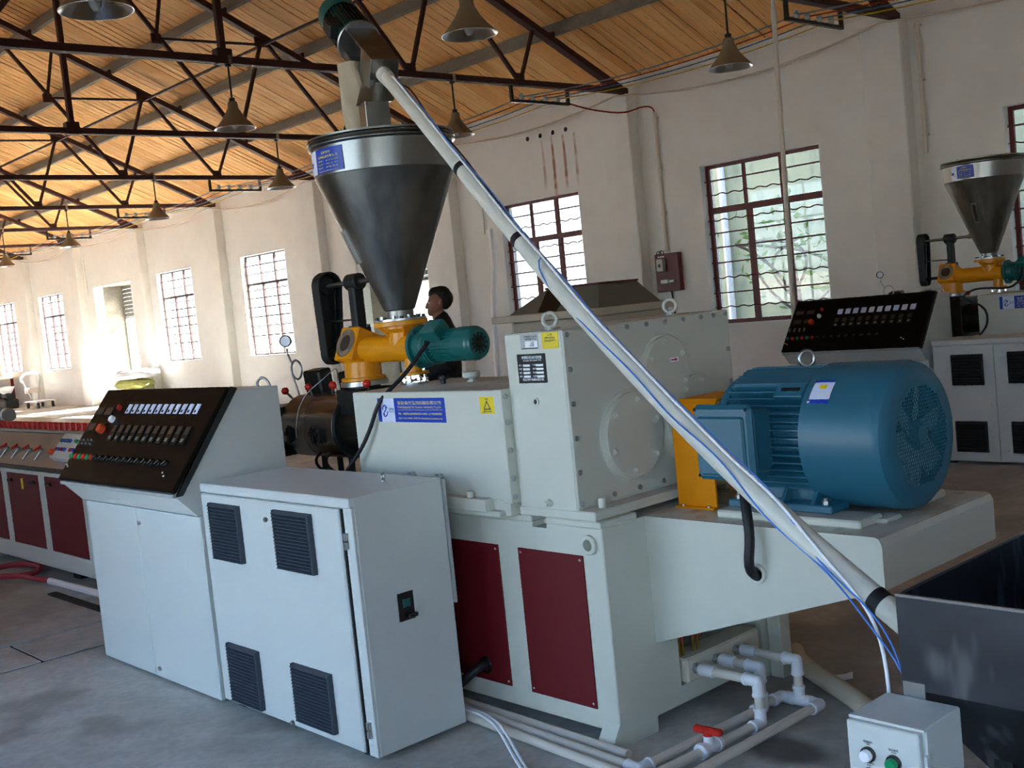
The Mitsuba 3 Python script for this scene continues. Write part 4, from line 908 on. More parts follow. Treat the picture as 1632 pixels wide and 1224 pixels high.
put('motor_flange', cyl(lp(.372), lp(.39), .105, n=44, bev=.004), 'zinc', lh, smooth=35)
for k in range(4):
    q = k*math.pi/2+.78; put('flange_bolt', hexbolt(lp(.372, .088*math.cos(q), .088*math.sin(q)), ax, .009, .012), 'zinc', lh)
mo = put('motor', cat(cyl(lp(.39), lp(.66), .083, n=40), cyl(lp(.39), lp(.42), .094, n=40)), 'teal', lh, smooth=35, label='dark teal finned motor')
put('cooling_fins', cat(*[obox(lp(.54, .089*math.cos(q), .089*math.sin(q)), [ax, sx*math.cos(q)+su*math.sin(q), np.cross(ax, sx*math.cos(q)+su*math.sin(q))], (.115, .009, .0025)) for q in np.arange(34)*2*math.pi/34]), 'castiron', mo)
put('fan_cowl', lathe([(.098, 0), (.098, .09), (.09, .115), (.06, .125), (0, .125)], lp(.65), -ax, 40), 'teal', mo, smooth=35)
put('junction_box', lbox(.42, .53, .07, .135, .0, .07, .008), 'castiron', mo)
ch = S0-ax*.07
put('chute', cat(hull(np.array([ch+sx*a+np.array([q, 0, -.075]) for a in (-.06, .06) for q in (-.06, .06)]+[np.array([-4.10, 3.06, 2.54])+sx*a+np.array([q, 0, 0]) for a in (-.055, .055) for q in (-.05, .05)])), obox((-4.105, 3.06, 2.47), [unit([ax[0], ax[1], 0]), sx, Z3], (.05, .056, .075), .003)), 'stainless', lh)
# dust sleeve hanging from the loader head into the lid
zz = np.linspace(2.39, 2.76, 14); rr_ = .060+.016*np.sin(np.linspace(0, 3.1, 14))
ang = np.arange(32)*2*math.pi/32
v = np.vstack([np.stack([-4.255-.045*i/14+(r*(1+.09*np.sin(5*ang+i*.35)))*np.cos(ang), 3.10+(r*(1+.09*np.sin(5*ang+i*.35)))*np.sin(ang), ang*0+z], 1) for i, (z, r) in enumerate(zip(zz, rr_))])
i_ = np.arange(32); j_ = (i_+1) % 32
f = np.vstack([np.vstack([np.stack([k*32+i_, k*32+j_, k*32+32+j_], 1), np.stack([k*32+i_, k*32+32+j_, k*32+32+i_], 1)]) for k in range(13)])
put('dust_sleeve', (v, f), 'bag', lh, smooth=True, label='grey cloth dust sleeve')

bn = thing('loader_bin', 'grey sheet steel material bin at the lower end of the slanting tube', 'material bin')
BX0, BX1, BY0, BY1 = -1.266, -.62, 2.2, 2.85
zt, zm = .888, .682
put('front_sheet', bx(BX0, BX1, BY0, BY0+.003, zm, zt), 'sheet', bn)
put('back_sheet', bx(BX0, BX1, BY1-.003, BY1, zm, zt), 'sheet', bn)
put('side_sheet', diff(bx(BX0, BX0+.003, BY0, BY1, zm, zt), cyl((-1.3, 2.34, .742), (-1.2, 2.31, .715), .036)), 'sheet', bn)
put('side_sheet', bx(BX1-.003, BX1, BY0, BY1, zm, zt), 'sheet', bn)
put('rim', cat(bx(BX0, BX1, BY0-.001, BY0+.006, zt-.002, zt+.004), bx(BX0, BX1, BY1-.006, BY1+.001, zt-.002, zt+.004), bx(BX0-.001, BX0+.006, BY0, BY1, zt-.002, zt+.004), bx(BX1-.006, BX1+.001, BY0, BY1, zt-.002, zt+.004)), 'zinc', bn)
def taper(a, b):
    A = [np.array(p) for p in a]; B = [np.array(p) for p in b]
    return hull(np.array(A+B+[p+np.array([0, 0, .003]) for p in A+B]))
bt = (-1.06, -.83, 2.40, 2.65, .36)
put('funnel', cat(taper([(BX0, BY0, zm), (BX1, BY0, zm)], [(bt[0], bt[2], bt[4]), (bt[1], bt[2], bt[4])]), taper([(BX0, BY1, zm), (BX1, BY1, zm)], [(bt[0], bt[3], bt[4]), (bt[1], bt[3], bt[4])]), taper([(BX0, BY0, zm), (BX0, BY1, zm)], [(bt[0], bt[2], bt[4]), (bt[0], bt[3], bt[4])]), taper([(BX1, BY0, zm), (BX1, BY1, zm)], [(bt[1], bt[2], bt[4]), (bt[1], bt[3], bt[4])]), bx(bt[0], bt[1], bt[2], bt[3], .28, .365)), 'sheet', bn)
for x in (-1.12, BX1-.04):
    for y in (BY0+.1, BY1-.1): put('leg', cat(bx(x, x+.04, y, y+.004, 0, zm-.05), bx(x, x+.004, y, y+.04, 0, zm-.05)), 'castiron', bn)
put('corner_bracket', bx(BX0+.004, BX0+.055, BY0-.004, BY0, .662, .70), 'zinc', bn)
cb = thing('push_button_box', 'small grey push button box in front of the steel bin', 'control box')
cx0, cx1, cy0, cy1, cz1 = -1.302, -1.133, 2.045, 2.194, .668
put('body', bx(cx0, cx1, cy0, cy1, .40, cz1, .003), 'cab', cb)
put('rain_lip', bx(cx0, cx1, cy0-.008, cy0+.004, cz1-.006, cz1+.001, .001), 'cab', cb)
d = put('door', bx(cx0+.001, cx1-.006, 2.024, 2.040, .405, cz1-.006, .003), 'cab', cb)
put('hinge', bx(cx1-.004, cx1+.003, 2.036, 2.052, .56, .615, .001), 'cab', cb)
for (x, z, mm, tx) in ((-1.253, .597, 'white', '电源指示'), (-1.196, .592, 'green', '运行指示'), (-1.253, .552, 'red', '停止按钮'), (-1.196, .545, 'green', '启动按钮')):
    b = put('push_button', cat(lathe([(0, 0), (.0165, 0), (.0165, .006), (.0135, .007), (0, .007)], (x, 2.024, z), (0, -1, 0), 28)), 'black', d, smooth=40)
    put('cap', lathe([(.0125, 0), (.0125, .011), (.011, .0135), (0, .0135)], (x, 2.018, z), (0, -1, 0), 28), mm, b, smooth=35)
    put('lettering', cat(text(tx, (x-.011, 2.024, z+.024), X3, Z3, .005, .022, cjk=True), text('POWER' if mm == 'white' else 'RUN', (x-.005, 2.024, z+.0195), X3, Z3, .0028, .010)), 'inkdark', b)
put('stand', cat(bx(-1.24, -1.2, 2.13, 2.17, 0, .40), bx(-1.30, -1.13, 2.06, 2.20, 0, .01)), 'castiron', cb)

# ------------------------------------------------------------------ water pipes by the machine foot
mb = thing('water_manifold', 'beige water manifold block in the recess of the machine frame', 'manifold')
put('block', bx(-2.80, -2.69, 3.165, 3.62, .128, .222, .008), 'beige', mb)
for y in (3.21, 3.335, 3.46): put('nipple', cat(cyl((-2.70, y, .178), (-2.665, y, .178), .018, n=16), hexbolt((-2.69, y, .178), X3, .021, .012)), 'zinc', mb, smooth=40)
for y in (3.18, 3.2, 3.26, 3.29): put('hose_barb', cyl((-2.735, y, .222), (-2.735, y, .285), .006, n=10), 'brass', mb); 
for y in (3.20, 3.27, 3.31): put('hose', tube([(-2.735, y, .27), (-2.74, y+.01, .34), (-2.75, y+.02, .42)], .009, 8), 'redwire', mb, smooth=60)
RP = .017
def pipe(lab, runs, fits, rad=RP):
    """runs: list of polylines of straight pipe; fits: elbows / tees (point, list of directions)"""
    t = thing('water_pipe', lab, 'pipe', 'water pipes')
    for r in runs: put('pipe', cyl(r[0], r[1], rad, n=20), 'pvcpipe', t, smooth=40)
    for p, ds in fits:
        p = np.asarray(p, float); s = trimesh.creation.icosphere(2, rad*1.28)
        ms = [(np.array(s.vertices)+p, np.array(s.faces))]
        for d in ds:
            d = np.asarray(d, float); ms += [cyl(p, p+d*.052, rad*1.26, n=22), cyl(p+d*.044, p+d*.056, rad*1.42, n=22, bev=.002)]
        put('elbow' if len(ds) == 2 else 'tee', cat(*ms), 'pvc', t, smooth=40)
    return t
px1, py1 = -2.41, 3.21
zf = .026
p1 = pipe('front white water pipe with the red valve, running past the machine foot', [((-2.66, 3.21, .178), (px1, 3.21, .178)), ((px1, 3.21, .178), (px1, 3.21, zf)), ((px1, 3.21, zf), (px1-.03, 2.66, zf)), ((px1-.03, 2.60, zf), (-3.7, 2.685, zf))],
     [((px1, 3.21, .178), [(-1, 0, 0), (0, 0, -1)]), ((px1, 3.21, zf), [(0, 0, 1), (0, -1, 0)]), ((px1-.03, 2.60, zf), [(0, 1, 0), (-1, 0, 0)])])
put('socket', cyl((-2.665, 3.21, .178), (-2.60, 3.21, .178), .023, n=22, bev=.002), 'pvc', p1, smooth=40)
vy = 2.93; vx = px1-.015
vb = put('ball_valve', cat(cyl((vx, vy-.05, zf+.003), (vx, vy+.05, zf+.003), .024, n=24, bev=.003), cyl((vx, vy-.052, zf+.003), (vx, vy-.034, zf+.003), .0285, n=24, bev=.002), cyl((vx, vy+.034, zf+.003), (vx, vy+.052, zf+.003), .0285, n=24, bev=.002), cyl((vx, vy, zf), (vx, vy, zf+.045), .018, n=20)), 'pvc', p1, smooth=40)
put('valve_handle', cat(obox((vx, vy, zf+.062), [unit([1, .1, 0]), unit([-.1, 1, 0]), Z3], (.055, .013, .012), .006), cyl((vx, vy, zf+.045), (vx, vy, zf+.07), .017, n=18)), 'red', vb, label='red butterfly valve handle')
px2 = -2.49
p2 = pipe('middle white water pipe tucked behind the front one', [((-2.66, 3.335, .178), (px2, 3.335, .178)), ((px2, 3.335, .178), (px2, 3.335, zf)), ((px2, 3.335, zf), (px2-.02, 2.72, zf)), ((px2-.02, 2.665, zf), (-3.7, 2.725, zf))],
     [((px2, 3.335, .178), [(-1, 0, 0), (0, 0, -1)]), ((px2, 3.335, zf), [(0, 0, 1), (0, -1, 0)]), ((px2-.02, 2.665, zf), [(0, 1, 0), (-1, 0, 0)])])
put('socket', cyl((-2.665, 3.335, .178), (-2.60, 3.335, .178), .023, n=22, bev=.002), 'pvc', p2, smooth=40)
px3 = -2.42; y3 = 3.47
p3 = pipe('outer white water pipe with a tee lying farthest from the machine frame', [((-2.66, y3, .178), (px3, y3, .178)), ((px3, y3, .178), (px3, y3, zf)), ((-2.50, y3, zf), (-2.335, y3, zf)), ((-2.335, y3, zf), (-2.345, 2.3, zf)), ((-2.50, y3, zf), (-2.51, 3.3, zf))],
     [((px3, y3, .178), [(-1, 0, 0), (0, 0, -1)]), ((px3, y3, zf), [(0, 0, 1), (-1, 0, 0), (1, 0, 0)]), ((-2.335, y3, zf), [(-1, 0, 0), (0, -1, 0)]), ((-2.50, y3, zf), [(1, 0, 0), (0, -1, 0)])])
put('socket', cyl((-2.665, y3, .178), (-2.60, y3, .178), .023, n=22, bev=.002), 'pvc', p3, smooth=40)
p4 = pipe('white water pipe along the machine foot nearest the dark red panels', [((-2.62, 2.735, zf), (-3.7, 2.768, zf))], [])
put('twin_flex', cat(tube([(-3.55, 2.675, .05), (-3.35, 2.66, .052), (-3.15, 2.60, .055), (-2.98, 2.52, .02), (-2.8, 2.43, .008), (-2.55, 2.3, .008)], .006, 8), tube([(-3.55, 2.69, .05), (-3.345, 2.674, .052), (-3.14, 2.613, .056), (-2.965, 2.532, .02), (-2.79, 2.44, .008), (-2.54, 2.31, .008)], .006, 8)), 'white', smooth=60, label='twin white flex lying across the water pipes by the grey cabinet', category='cable')
put('suction_hose', tube([(-2.72, 3.90, .04), (-2.50, 3.70, .045), (-2.28, 3.57, .045), (-2.09, 3.43, .042), (-1.88, 3.15, .042), (-1.75, 2.7, .042), (-1.72, 2.3, .042)], .036, 16), 'bag', smooth=60, label='thick beige hose lying on the floor behind the push button box', category='hose')
hs_ = tube([(-3.405, 2.83, .19), (-3.405, 2.74, .185), (-3.45, 2.70, .14), (-3.53, 2.68, .08), (-3.62, 2.70, .068)], .018, 12)
put('panel_hose', hs_, 'rubber', smooth=60, label='black hose bending out of the hole in the dark red panel', category='hose')
v, f = bx(-.07, .07, -.045, .045, 0, .003)
t_ = trimesh.Trimesh(v, f).subdivide().subdivide().subdivide(); vv = np.array(t_.vertices); vv[:, 2] += .035*meshkit.noise(vv*[18, 18, 0]+3)*(np.abs(vv[:, 0])/.07)
put('paper_scrap', (vv@np.array([[.8, .5, 0], [-.5, .8, 0], [0, 0, 1.0]])+[-2.46, 3.78, .002], np.array(t_.faces)), 'white', smooth=True, label='crumpled white paper scrap on the floor beside the beige hose', category='paper scrap')

# ------------------------------------------------------------------ the second extrusion line by the long wall
OFF = np.array([.10, 6.24, 0])
console('farther back, with ten pale displays', 10)
cabinet('farther back by the right wall, black square vents', True)
OFF = np.array([-.16, 6.23, 0])
b2 = extruder_base('of the line by the right wall')
feed_housing('under the second hopper at the right edge')
bb = barrel('of the line by the right wall')
put('throat_cover', bx(-4.60, -4.29, 2.9, 3.26, .94, 1.27, .006), 'black', bb)
feeder('below the second hopper at the right edge', False)
hopper('at the right edge against the wall', True)
OFF = np.zeros(3)

# ------------------------------------------------------------------ calibration table at the left
ct = thing('calibration_table', 'long steel calibration table with dark red doors and a row of red knobs', 'machine table')
x0, x1, y0, y1 = -13.4, -7.27, 2.8, 3.75
put('base_frame', bx(x0, x1, y0+.02, y1, .075, .205, .004), 'cab', ct)
put('cabinet_body', bx(x0, x1, y0+.03, y1-.02, .2, .79), 'cab', ct)
put('front_frame', cat(bx(x0, x1, y0, y0+.03, .10, .205, .003), bx(x0, x1, y0, y0+.03, .735, .765, .003), *[bx(x1-.10-.76*k, x1-.76*k, y0, y0+.03, .2, .74, .003) for k in range(9)]), 'cab', ct)
for k in range(8):
    b = x1-.10-.76*k; a = b-.66
    d = put('door', bx(a+.004, b-.004, y0+.004, y0+.022, .208, .733, .003), 'maroon', ct, label='dark red cabinet door')
    for x in (a+.10, b-.10): put('handle', cat(bx(x-.045, x+.045, y0-.018, y0-.006, .672, .69, .005), bx(x-.012, x+.012, y0-.008, y0+.006, .67, .692)), 'black', d)
    if k == 1: put('sticker', bx(a+.3, a+.34, y0+.001, y0+.005, .62, .70), 'sticker', d)
put('gutter', bx(x0, x1+.02, y0-.01, y0+.05, .768, .80, .003), 'castiron', ct)
put('sloping_apron', prism([(y0-.002, .80), (2.985, 1.0), (3.0, 1.0), (3.0, .79), (y0-.002, .79)], 'x', x0, x1+.02), 'apron', ct)
put('table_deck', bx(x0, x1+.02, 2.99, 3.72, .96, 1.0, .004), 'stainless', ct)
put('knob_rail', bx(x0, x1-.25, 3.01, 3.05, 1.0, 1.025, .004), 'stainless', ct)
for k in range(30):
    x = x1-.32-.105*k
    q = put('row_knob', cat(cyl((x, 3.03, 1.02), (x, 3.03, 1.075), .018, n=10), obox((x, 3.03, 1.058), [unit([.8, .6, 0]), unit([-.6, .8, 0]), unit([.25, 0, 1])], (.026, .012, .022), .005)), 'red', ct, label='red valve knob' if k == 0 else None)
sl = unit(np.array([0, .187, .2])); sn_ = np.cross(X3, sl)
for k in range(8):
    x = -8.22-.235*k; p = np.array([x, 2.885, .892])
    v_ = put('apron_valve', cat(cyl(p, p+sn_*.03, .016, n=14), cyl(p+sn_*.022-X3*.03, p+sn_*.022+X3*.03-sl*.01, .010, n=12), bar(p+sn_*.012-sl*.0, p+sn_*.004-sl*.08-X3*.02, .02, .006)), 'zinc', ct, smooth=40)
    put('valve_handle', obox(p+sn_*.04, [unit(X3*.8+sl*.5), unit(sl*.8-X3*.5), sn_], (.034, .01, .008), .004), 'red', v_)
op = put('operator_box', obox((-7.68, 2.895, .925), [X3, sl, sn_], (.20, .10, .035), .006), 'cab', ct, label='white operating box with coloured push buttons')
for i in range(7):
    for j in range(2):
        p = np.array([-7.83+i*.05, 2.895, .925])+sl*(.035-.07*j)+sn_*.035
        if (i, j) in ((4, 0), (4, 1)): continue
        put('push_button', lathe([(.014, 0), (.014, .008), (.011, .014), (0, .014)], p, sn_, 12), ('teal', 'blue', 'teal', 'blue', 'red', 'green', 'green')[i] if j == 0 else ('redwire', 'blue', 'redwire', 'blue', 'red', 'redwire', 'blue')[i], op)
put('stop_button', lathe([(.02, 0), (.02, .02), (.014, .032), (0, .032)], np.array([-7.855, 2.895, .925])-sl*.065+sn_*.035, sn_, 16), 'orange', op)
put('foot', cat(*[bx(x, x+.12, y, y+.1, 0, .076) for x in (x0+.3, -10.5, x1-.7) for y in (2.9, 3.6)]), 'castiron', ct)
pm = thing('vacuum_pump', 'small blue pump motor on top of the calibration table', 'pump')
put('motor', cat(cyl((-10.72, 3.42, 1.065), (-10.52, 3.42, 1.065), .052, n=26), bx(-10.7, -10.54, 3.37, 3.47, 1.0, 1.02)), 'motor', pm, smooth=40)
put('pump_head', cyl((-10.52, 3.42, 1.065), (-10.43, 3.42, 1.065), .062, n=26, bev=.01), 'ceramic', pm, smooth=40)
put('cooling_fins', cat(*[obox((-10.62, 3.42+.055*math.cos(q), 1.065+.055*math.sin(q)), [X3, np.array([0, math.cos(q), math.sin(q)]), np.array([0, -math.sin(q), math.cos(q)])], (.08, .006, .003)) for q in np.arange(16)*2*math.pi/16]), 'motor', pm)
cc = np.array([-8.55, 2.70, .03]); tt = np.linspace(0, 2*np.pi*1.9, 40)
put('hose_coil', tube([cc+[.26*math.cos(q), .16*math.sin(q), .006*q/6] for q in tt]+[cc+[.45, -.02, .0], cc+[.6, .03, 0]], .018, 8, 3), 'hosered', smooth=60, label='coil of red hose on the floor below the calibration table', category='hose')
put('floor_pipe', cyl((-7.92, 2.72, .025), (-6.7, 2.76, .025), .024, n=16), 'pvc', smooth=40, label='white plastic pipe lying on the floor next to the red hose coil', category='pipe')

# ------------------------------------------------------------------ granulator behind the gearbox
gr = thing('granulator', 'beige granulator with a dark flared feed hood, standing behind the gearbox', 'granulator')
put('body', bx(-7.05, -6.05, 6.45, 7.3, .0, 1.44, .01), 'beige', gr)
put('table_plate', bx(-7.2, -6.02, 6.35, 7.35, 1.44, 1.5, .006), 'beige', gr)
put('feed_hood', hull(np.array([(-7.08, 6.45, 1.5), (-6.04, 6.45, 1.5), (-7.08, 7.2, 1.5), (-6.04, 7.2, 1.5), (-6.74, 6.6, 1.69), (-6.16, 6.6, 1.69), (-6.74, 7.05, 1.69), (-6.16, 7.05, 1.69)])), 'olive', gr)
put('opening_shade', hull(np.array([(-6.72, 6.443, 1.505), (-6.52, 6.443, 1.505), (-6.72, 6.575, 1.68), (-6.45, 6.575, 1.68), (-6.72, 6.46, 1.505), (-6.52, 6.46, 1.505), (-6.72, 6.59, 1.68), (-6.45, 6.59, 1.68)])), 'black', gr)  # black plate, stands in for the dark inside of the hood opening
put('hood_rim', bx(-6.76, -6.14, 6.585, 7.06, 1.685, 1.70, .003), 'redbrown', gr)

# ------------------------------------------------------------------ pendant lamps
def lamp(x, y, z, where, zt=4.315):
    l = thing('pendant_lamp', 'bell-shaped pendant lamp, '+where, 'lamp', 'workshop pendant lamps')
    out = [(.03, .275), (.05, .27), (.056, .205), (.072, .18), (.095, .135), (.138, .078), (.185, .027), (.208, .0)]
    put('shade', lathe(out+[(r-.003, q) for r, q in out[::-1]], (x, y, z), Z3, 40, closed=True), 'lamp', l, smooth=40)
    put('reflector', lathe([(r-.0045, q) for r, q in out[2:]], (x, y, z+.0), Z3, 40), 'reflector', l, smooth=50)
    put('rim_ring', torus((x, y, z), Z3, .208, .004, 40, 6), 'reflector', l, smooth=True)
    s = trimesh.creation.uv_sphere(.04, count=[8, 14]); put('bulb', (np.array(s.vertices)*[1, 1, 1.9]+[x, y, z+.07], np.array(s.faces)), 'ceramic', l, smooth=True)
    put('rod', cyl((x, y, z+.27), (x, y, zt), .010, n=10), 'castiron', l, smooth=40)
    put('socket', cyl((x, y, z+.265), (x, y, z+.31), .03, n=16), 'castiron', l, smooth=40); put('rod_collar', cyl((x, y, zt-.03), (x, y, zt), .03, n=14), 'castiron', l, smooth=40)
    c = put('hanger_clamp', cat(bx(x-.055, x+.055, y-.02, y+.02, zt-.006, zt), bx(x-.055, x-.05, y-.02, y+.02, zt, zt+.08), bx(x+.05, x+.055, y-.02, y+.02, zt, zt+.08)), 'zinc', l)
lamp(-6.4, 8.93, 3.58, 'by the white pole near the top right')
lamp(-6.4, 5.72, 3.615, 'at the top centre, right of the loader motor')
lamp(-6.4, 2.87, 3.515, 'cut by the top edge at the left, the largest')
lamp(-10.44, 6.0, 3.66, 'left of the big hopper, lower left of the loader motor')
lamp(-10.44, 8.97, 3.665, 'just right of the slanting tube above the big hopper')
lamp(-14.42, 8.93, 3.61, 'just left of the big hopper rim')
lamp(-18.38, 8.88, 3.65, 'third from the left end of the row')
lamp(-22.3, 8.88, 3.58, 'second from the left end of the row')
lamp(-26.2, 8.95, 3.55, 'at the left edge, last of the row')

# wire brackets with insulators, and the four wires
wn = ['farthest at the left edge']
for i, x in enumerate(XT[2:9]):
    w = ['at the top right by the white pole', 'above the rust-streaked wall', 'hidden behind the big hopper', 'left of the big hopper', 'second left of the big hopper', 'third left of the big hopper', 'at the left edge'][i]
    b = thing('wire_bracket', 'black bracket with four insulators, '+w, 'wire bracket', 'insulator brackets')
    put('frame', cat(bx(x-.02, x+.02, 9.91, 9.945, 4.12, 4.315), bx(x-.02, x+.02, 10.915, 10.95, 4.12, 4.315), bx(x-.02, x+.02, 9.91, 10.95, 4.105, 4.14)), 'black', b)
    for y in (10.1, 10.3, 10.52, 10.74): put('insulator', lathe([(.012, -.03), (.012, 0), (.03, .004), (.034, .03), (.02, .036), (.02, .046), (.03, .05), (.026, .08), (0, .085)], (x, y, 4.14), Z3, 16), 'ceramic', b, smooth=40)
for y, mm, nm in ((10.1, 'greywire', 'grey'), (10.3, 'redwire', 'red'), (10.52, 'bluegrey', 'blue'), (10.74, 'yellowwire', 'yellow')):
    pts = []
    for a, c in zip(XT[1:9], XT[2:10]):
        for u in np.linspace(0, 1, 9)[:-1]: pts.append((a+(c-a)*u, y+.03, 4.185-.10*(4*u*(1-u))))
    put('power_wire', sweep(np.array(pts), .007 if mm != 'greywire' else .008, 6), mm, smooth=60, label=nm+' overhead wire strung along the insulator brackets', category='wire', group='overhead wires')
for i, (a, c) in enumerate(zip(XT[1:9], XT[2:10])):
    u = np.linspace(0, 1, 17); sag = .12+.1*((i*37) % 10)/10
    p = np.stack([a-.1+(c-a-.0)*u, 0*u+11.97, 4.30-sag*4*u*(1-u)], 1)
    put('sagging_cable', sweep(p, .013, 6), 'cord', smooth=60, label='pale cable sagging along the wall top, '+['at the top right corner', 'over the right-hand window', 'over the rust-streaked window', 'behind the big hopper', 'just left of the big hopper', 'fifth bay from the right', 'sixth bay from the right', 'at the left edge'][i], category='cable', group='sagging wall cables')
put('supply_wire', tube([(-10.44, 10.93, 4.14), (-10.40, 11.1, 4.09), (-10.30, 11.5, 4.02), (-10.18, 11.85, 4.02), (-10.08, 12.05, 4.07), (-10.035, 12.13, 4.05), (-10.03, 12.165, 3.98)], .011, 8), 'redwire', smooth=60, label='red wire looping from the insulator bracket to the wall conduit', category='wire')
put('wall_conduit', cat(cyl((-10.03, 12.17, 2.10), (-10.03, 12.17, 3.99), .022, n=14), *[bx(-10.07, -9.99, 12.16, 12.2, z, z+.02) for z in (2.6, 3.2, 3.9)]), 'pvcpipe', smooth=40, label='cream conduit pipe running down the wall to the red switch box', category='conduit')
put('wall_conduit', cat(cyl((-6.20, 12.17, 2.80), (-6.20, 12.17, 4.24), .022, n=14), *[bx(-6.24, -6.16, 12.16, 12.2, z, z+.02) for z in (3.0, 3.6, 4.2)]), 'pvcpipe', smooth=40, label='cream conduit pipe ending on the wall beside the right-hand pilaster', category='conduit')
sb = thing('switch_box', 'dark red switch box with a breaker mounted on the wall', 'switch box')
put('board', bx(-10.212, -9.80, 12.11, 12.2, 1.55, 2.07, .008), 'redbrown', sb)
put('breaker', cat(bx(-10.13, -10.02, 12.04, 12.11, 1.83, 2.0, .005)), 'breaker', sb, label='grey circuit breaker')
put('toggle', bx(-10.09, -10.06, 12.025, 12.045, 1.89, 1.93, .003), 'black', sb)
put('fuse_holder', cat(bx(-10.10, -9.97, 12.06, 12.11, 1.66, 1.715, .006), bx(-9.97, -9.88, 12.08, 12.11, 1.67, 1.705, .004)), 'ceramic', sb)
put('fuse_screw', cat(*[cyl((-10.12+.04*k, 12.09, 2.03), (-10.12+.04*k, 12.10, 2.03), .009, n=10) for k in range(3)]), 'zinc', sb)
put('wire_loops', cat(*[tube([(-10.14+.05*k, 12.12, 2.03), (-10.14+.05*k, 12.10, 2.10), (-10.115+.05*k, 12.10, 2.11), (-10.10+.05*k, 12.13, 2.06)], .006, 6) for k in range(2)]), 'rubber', sb, smooth=60)
put('drop_cable', tube([(-10.02, 12.18, 1.56), (-10.0, 12.185, 1.3), (-10.03, 12.185, .8), (-10.0, 12.185, .02)], .012, 8), 'rubber', smooth=60, label='black cable hanging down the wall below the red switch box', category='cable')
put('white_pole', cat(cyl((-5.985, 9.0, 1.24), (-5.93, 9.0, 4.22), .022, n=14), cyl((-5.99, 9.0, .98), (-5.985, 9.0, 1.24), .022, n=14), cyl((-5.99, 9.0, 0), (-5.99, 9.0, .98), .022, n=14), cyl((-5.935, 9.0, 3.9), (-5.93, 9.0, 4.0), .027, n=14), cyl((-5.96, 9.0, 2.45), (-5.958, 9.0, 2.56), .027, n=14), bx(-6.4, -5.91, 8.98, 9.02, 4.2, 4.235)), 'pvcpipe', smooth=40, label='thin white upright pole in front of the right-hand window', category='pole')
put('leaning_pipe', cat(tube([(-13.40, 11.98, 2.80), (-13.39, 11.99, 2.7), (-13.36, 11.9, 1.8), (-13.33, 11.8, .9), (-13.30, 11.7, .0)], .05, 14)), 'white', smooth=60, label='white plastic pipe leaning on the wall left of the rust-streaked window', category='pipe')
for x, za, zb, w in ((-13.75, 3.5, 2.75, 'right of the big hopper'), (-29.85, 3.9, 2.9, 'left of the roller shutter door')):
    put('dangling_string', tube([(x, 12.18, za), (x+.01, 12.18, (za+zb)/2), (x-.005, 12.18, zb)], .008, 6), 'cord', smooth=60, label='thin cord hanging down the wall '+w, category='cord')
put('wall_cable', tube([(-34.55, 12.18, 4.1), (-34.4, 12.18, 2.6), (-34.3, 12.18, 1.25), (-34.75, 12.18, 1.1), (-34.6, 12.18, .5), (-34.5, 12.18, .02)], .012, 6), 'cord', smooth=60, label='thin cable running down the wall behind the platform trolley', category='cable')

# ------------------------------------------------------------------ far left clutter
def sack(x, y, z, m, lab, ry=0, sx=.42, sy=.28, h=.112):
    s = trimesh.creation.icosphere(4, 1.0); v = np.array(s.vertices)
    p = np.sign(v)*np.abs(v)**np.array([.62, .62, .85]); p *= [sx, sy, h]
    p += .035*(meshkit.fbm(v*2.6+[x, y, z*7], 3)-.5)[:, None]*v*3
    c, s_ = math.cos(ry), math.sin(ry)
    p = np.stack([c*p[:, 0]-s_*p[:, 1], s_*p[:, 0]+c*p[:, 1], p[:, 2]], 1)
    put('sack', (p+[x, y, z], np.array(s.faces)), m, smooth=True, label=lab, category='sack', group='stacked sacks')
for k, (mm, lab) in enumerate((('sackyellow', 'yellowish woven sack at the bottom of the pile by the far wall'), ('sack', 'white woven sack second from the bottom of the pile by the far wall'), ('sackyellow', 'yellowish woven sack just under the top white one'), ('sack', 'white woven sack on top of the pile by the far wall'))):
    sack(-26.25+(.0, .05, -.02, .18)[k], 11.58, .125+.235*k, mm, lab, (.1, -.1, .05, .25)[k], .62, .34)
tr = thing('platform_trolley', 'flat platform trolley with a tall bent handle standing by the far wall', 'trolley')
put('deck', bx(-33.55, -32.55, 11.45, 12.0, .17, .21, .02), 'sack', tr)
put('handle', tube([(-33.5, 11.5, .2), (-33.62, 11.5, .8), (-33.6, 11.52, .95), (-33.55, 11.6, .98), (-33.55, 11.9, .98), (-33.6, 11.98, .95), (-33.62, 12.0, .8), (-33.5, 12.0, .2)], .018, 8), 'zinc', tr, smooth=60)
put('back_board', bx(-33.60, -33.575, 11.52, 11.98, .42, .58, .004), 'pvcpipe', tr)
put('wrap', tube([(-33.6, 11.5, .75), (-33.62, 11.5, .93), (-33.56, 11.58, .985), (-33.56, 11.92, .985)], .045, 8), 'white', tr, smooth=60)
for x in (-33.45, -32.65):
    for y in (11.52, 11.93): put('castor', cat(cyl((x, y-.02, .075), (x, y+.02, .075), .075, n=18), bx(x-.02, x+.02, y-.025, y+.025, .075, .17)), 'castiron', tr)
wb = thing('workbench', 'red-legged workbench with clutter under the far left window', 'workbench')
put('worktop', bx(-38.8, -35.9, 11.2, 12.05, .86, .93, .01), 'wood', wb)
for x in (-38.7, -36.0):
    for y in (11.25, 12.0): put('leg', bx(x, x+.07, y-.035, y+.035, 0, .86), 'maroon', wb)
put('shelf', bx(-38.7, -35.95, 11.25, 12.0, .26, .29), 'maroon', wb); put('rail', bx(-38.7, -35.95, 11.22, 11.26, .70, .78), 'maroon', wb)
put('hanging_cloth', bx(-36.45, -36.1, 11.16, 11.19, .45, .95, .01), 'cloth', label='brown cloth hanging over the edge of the far workbench', category='cloth')
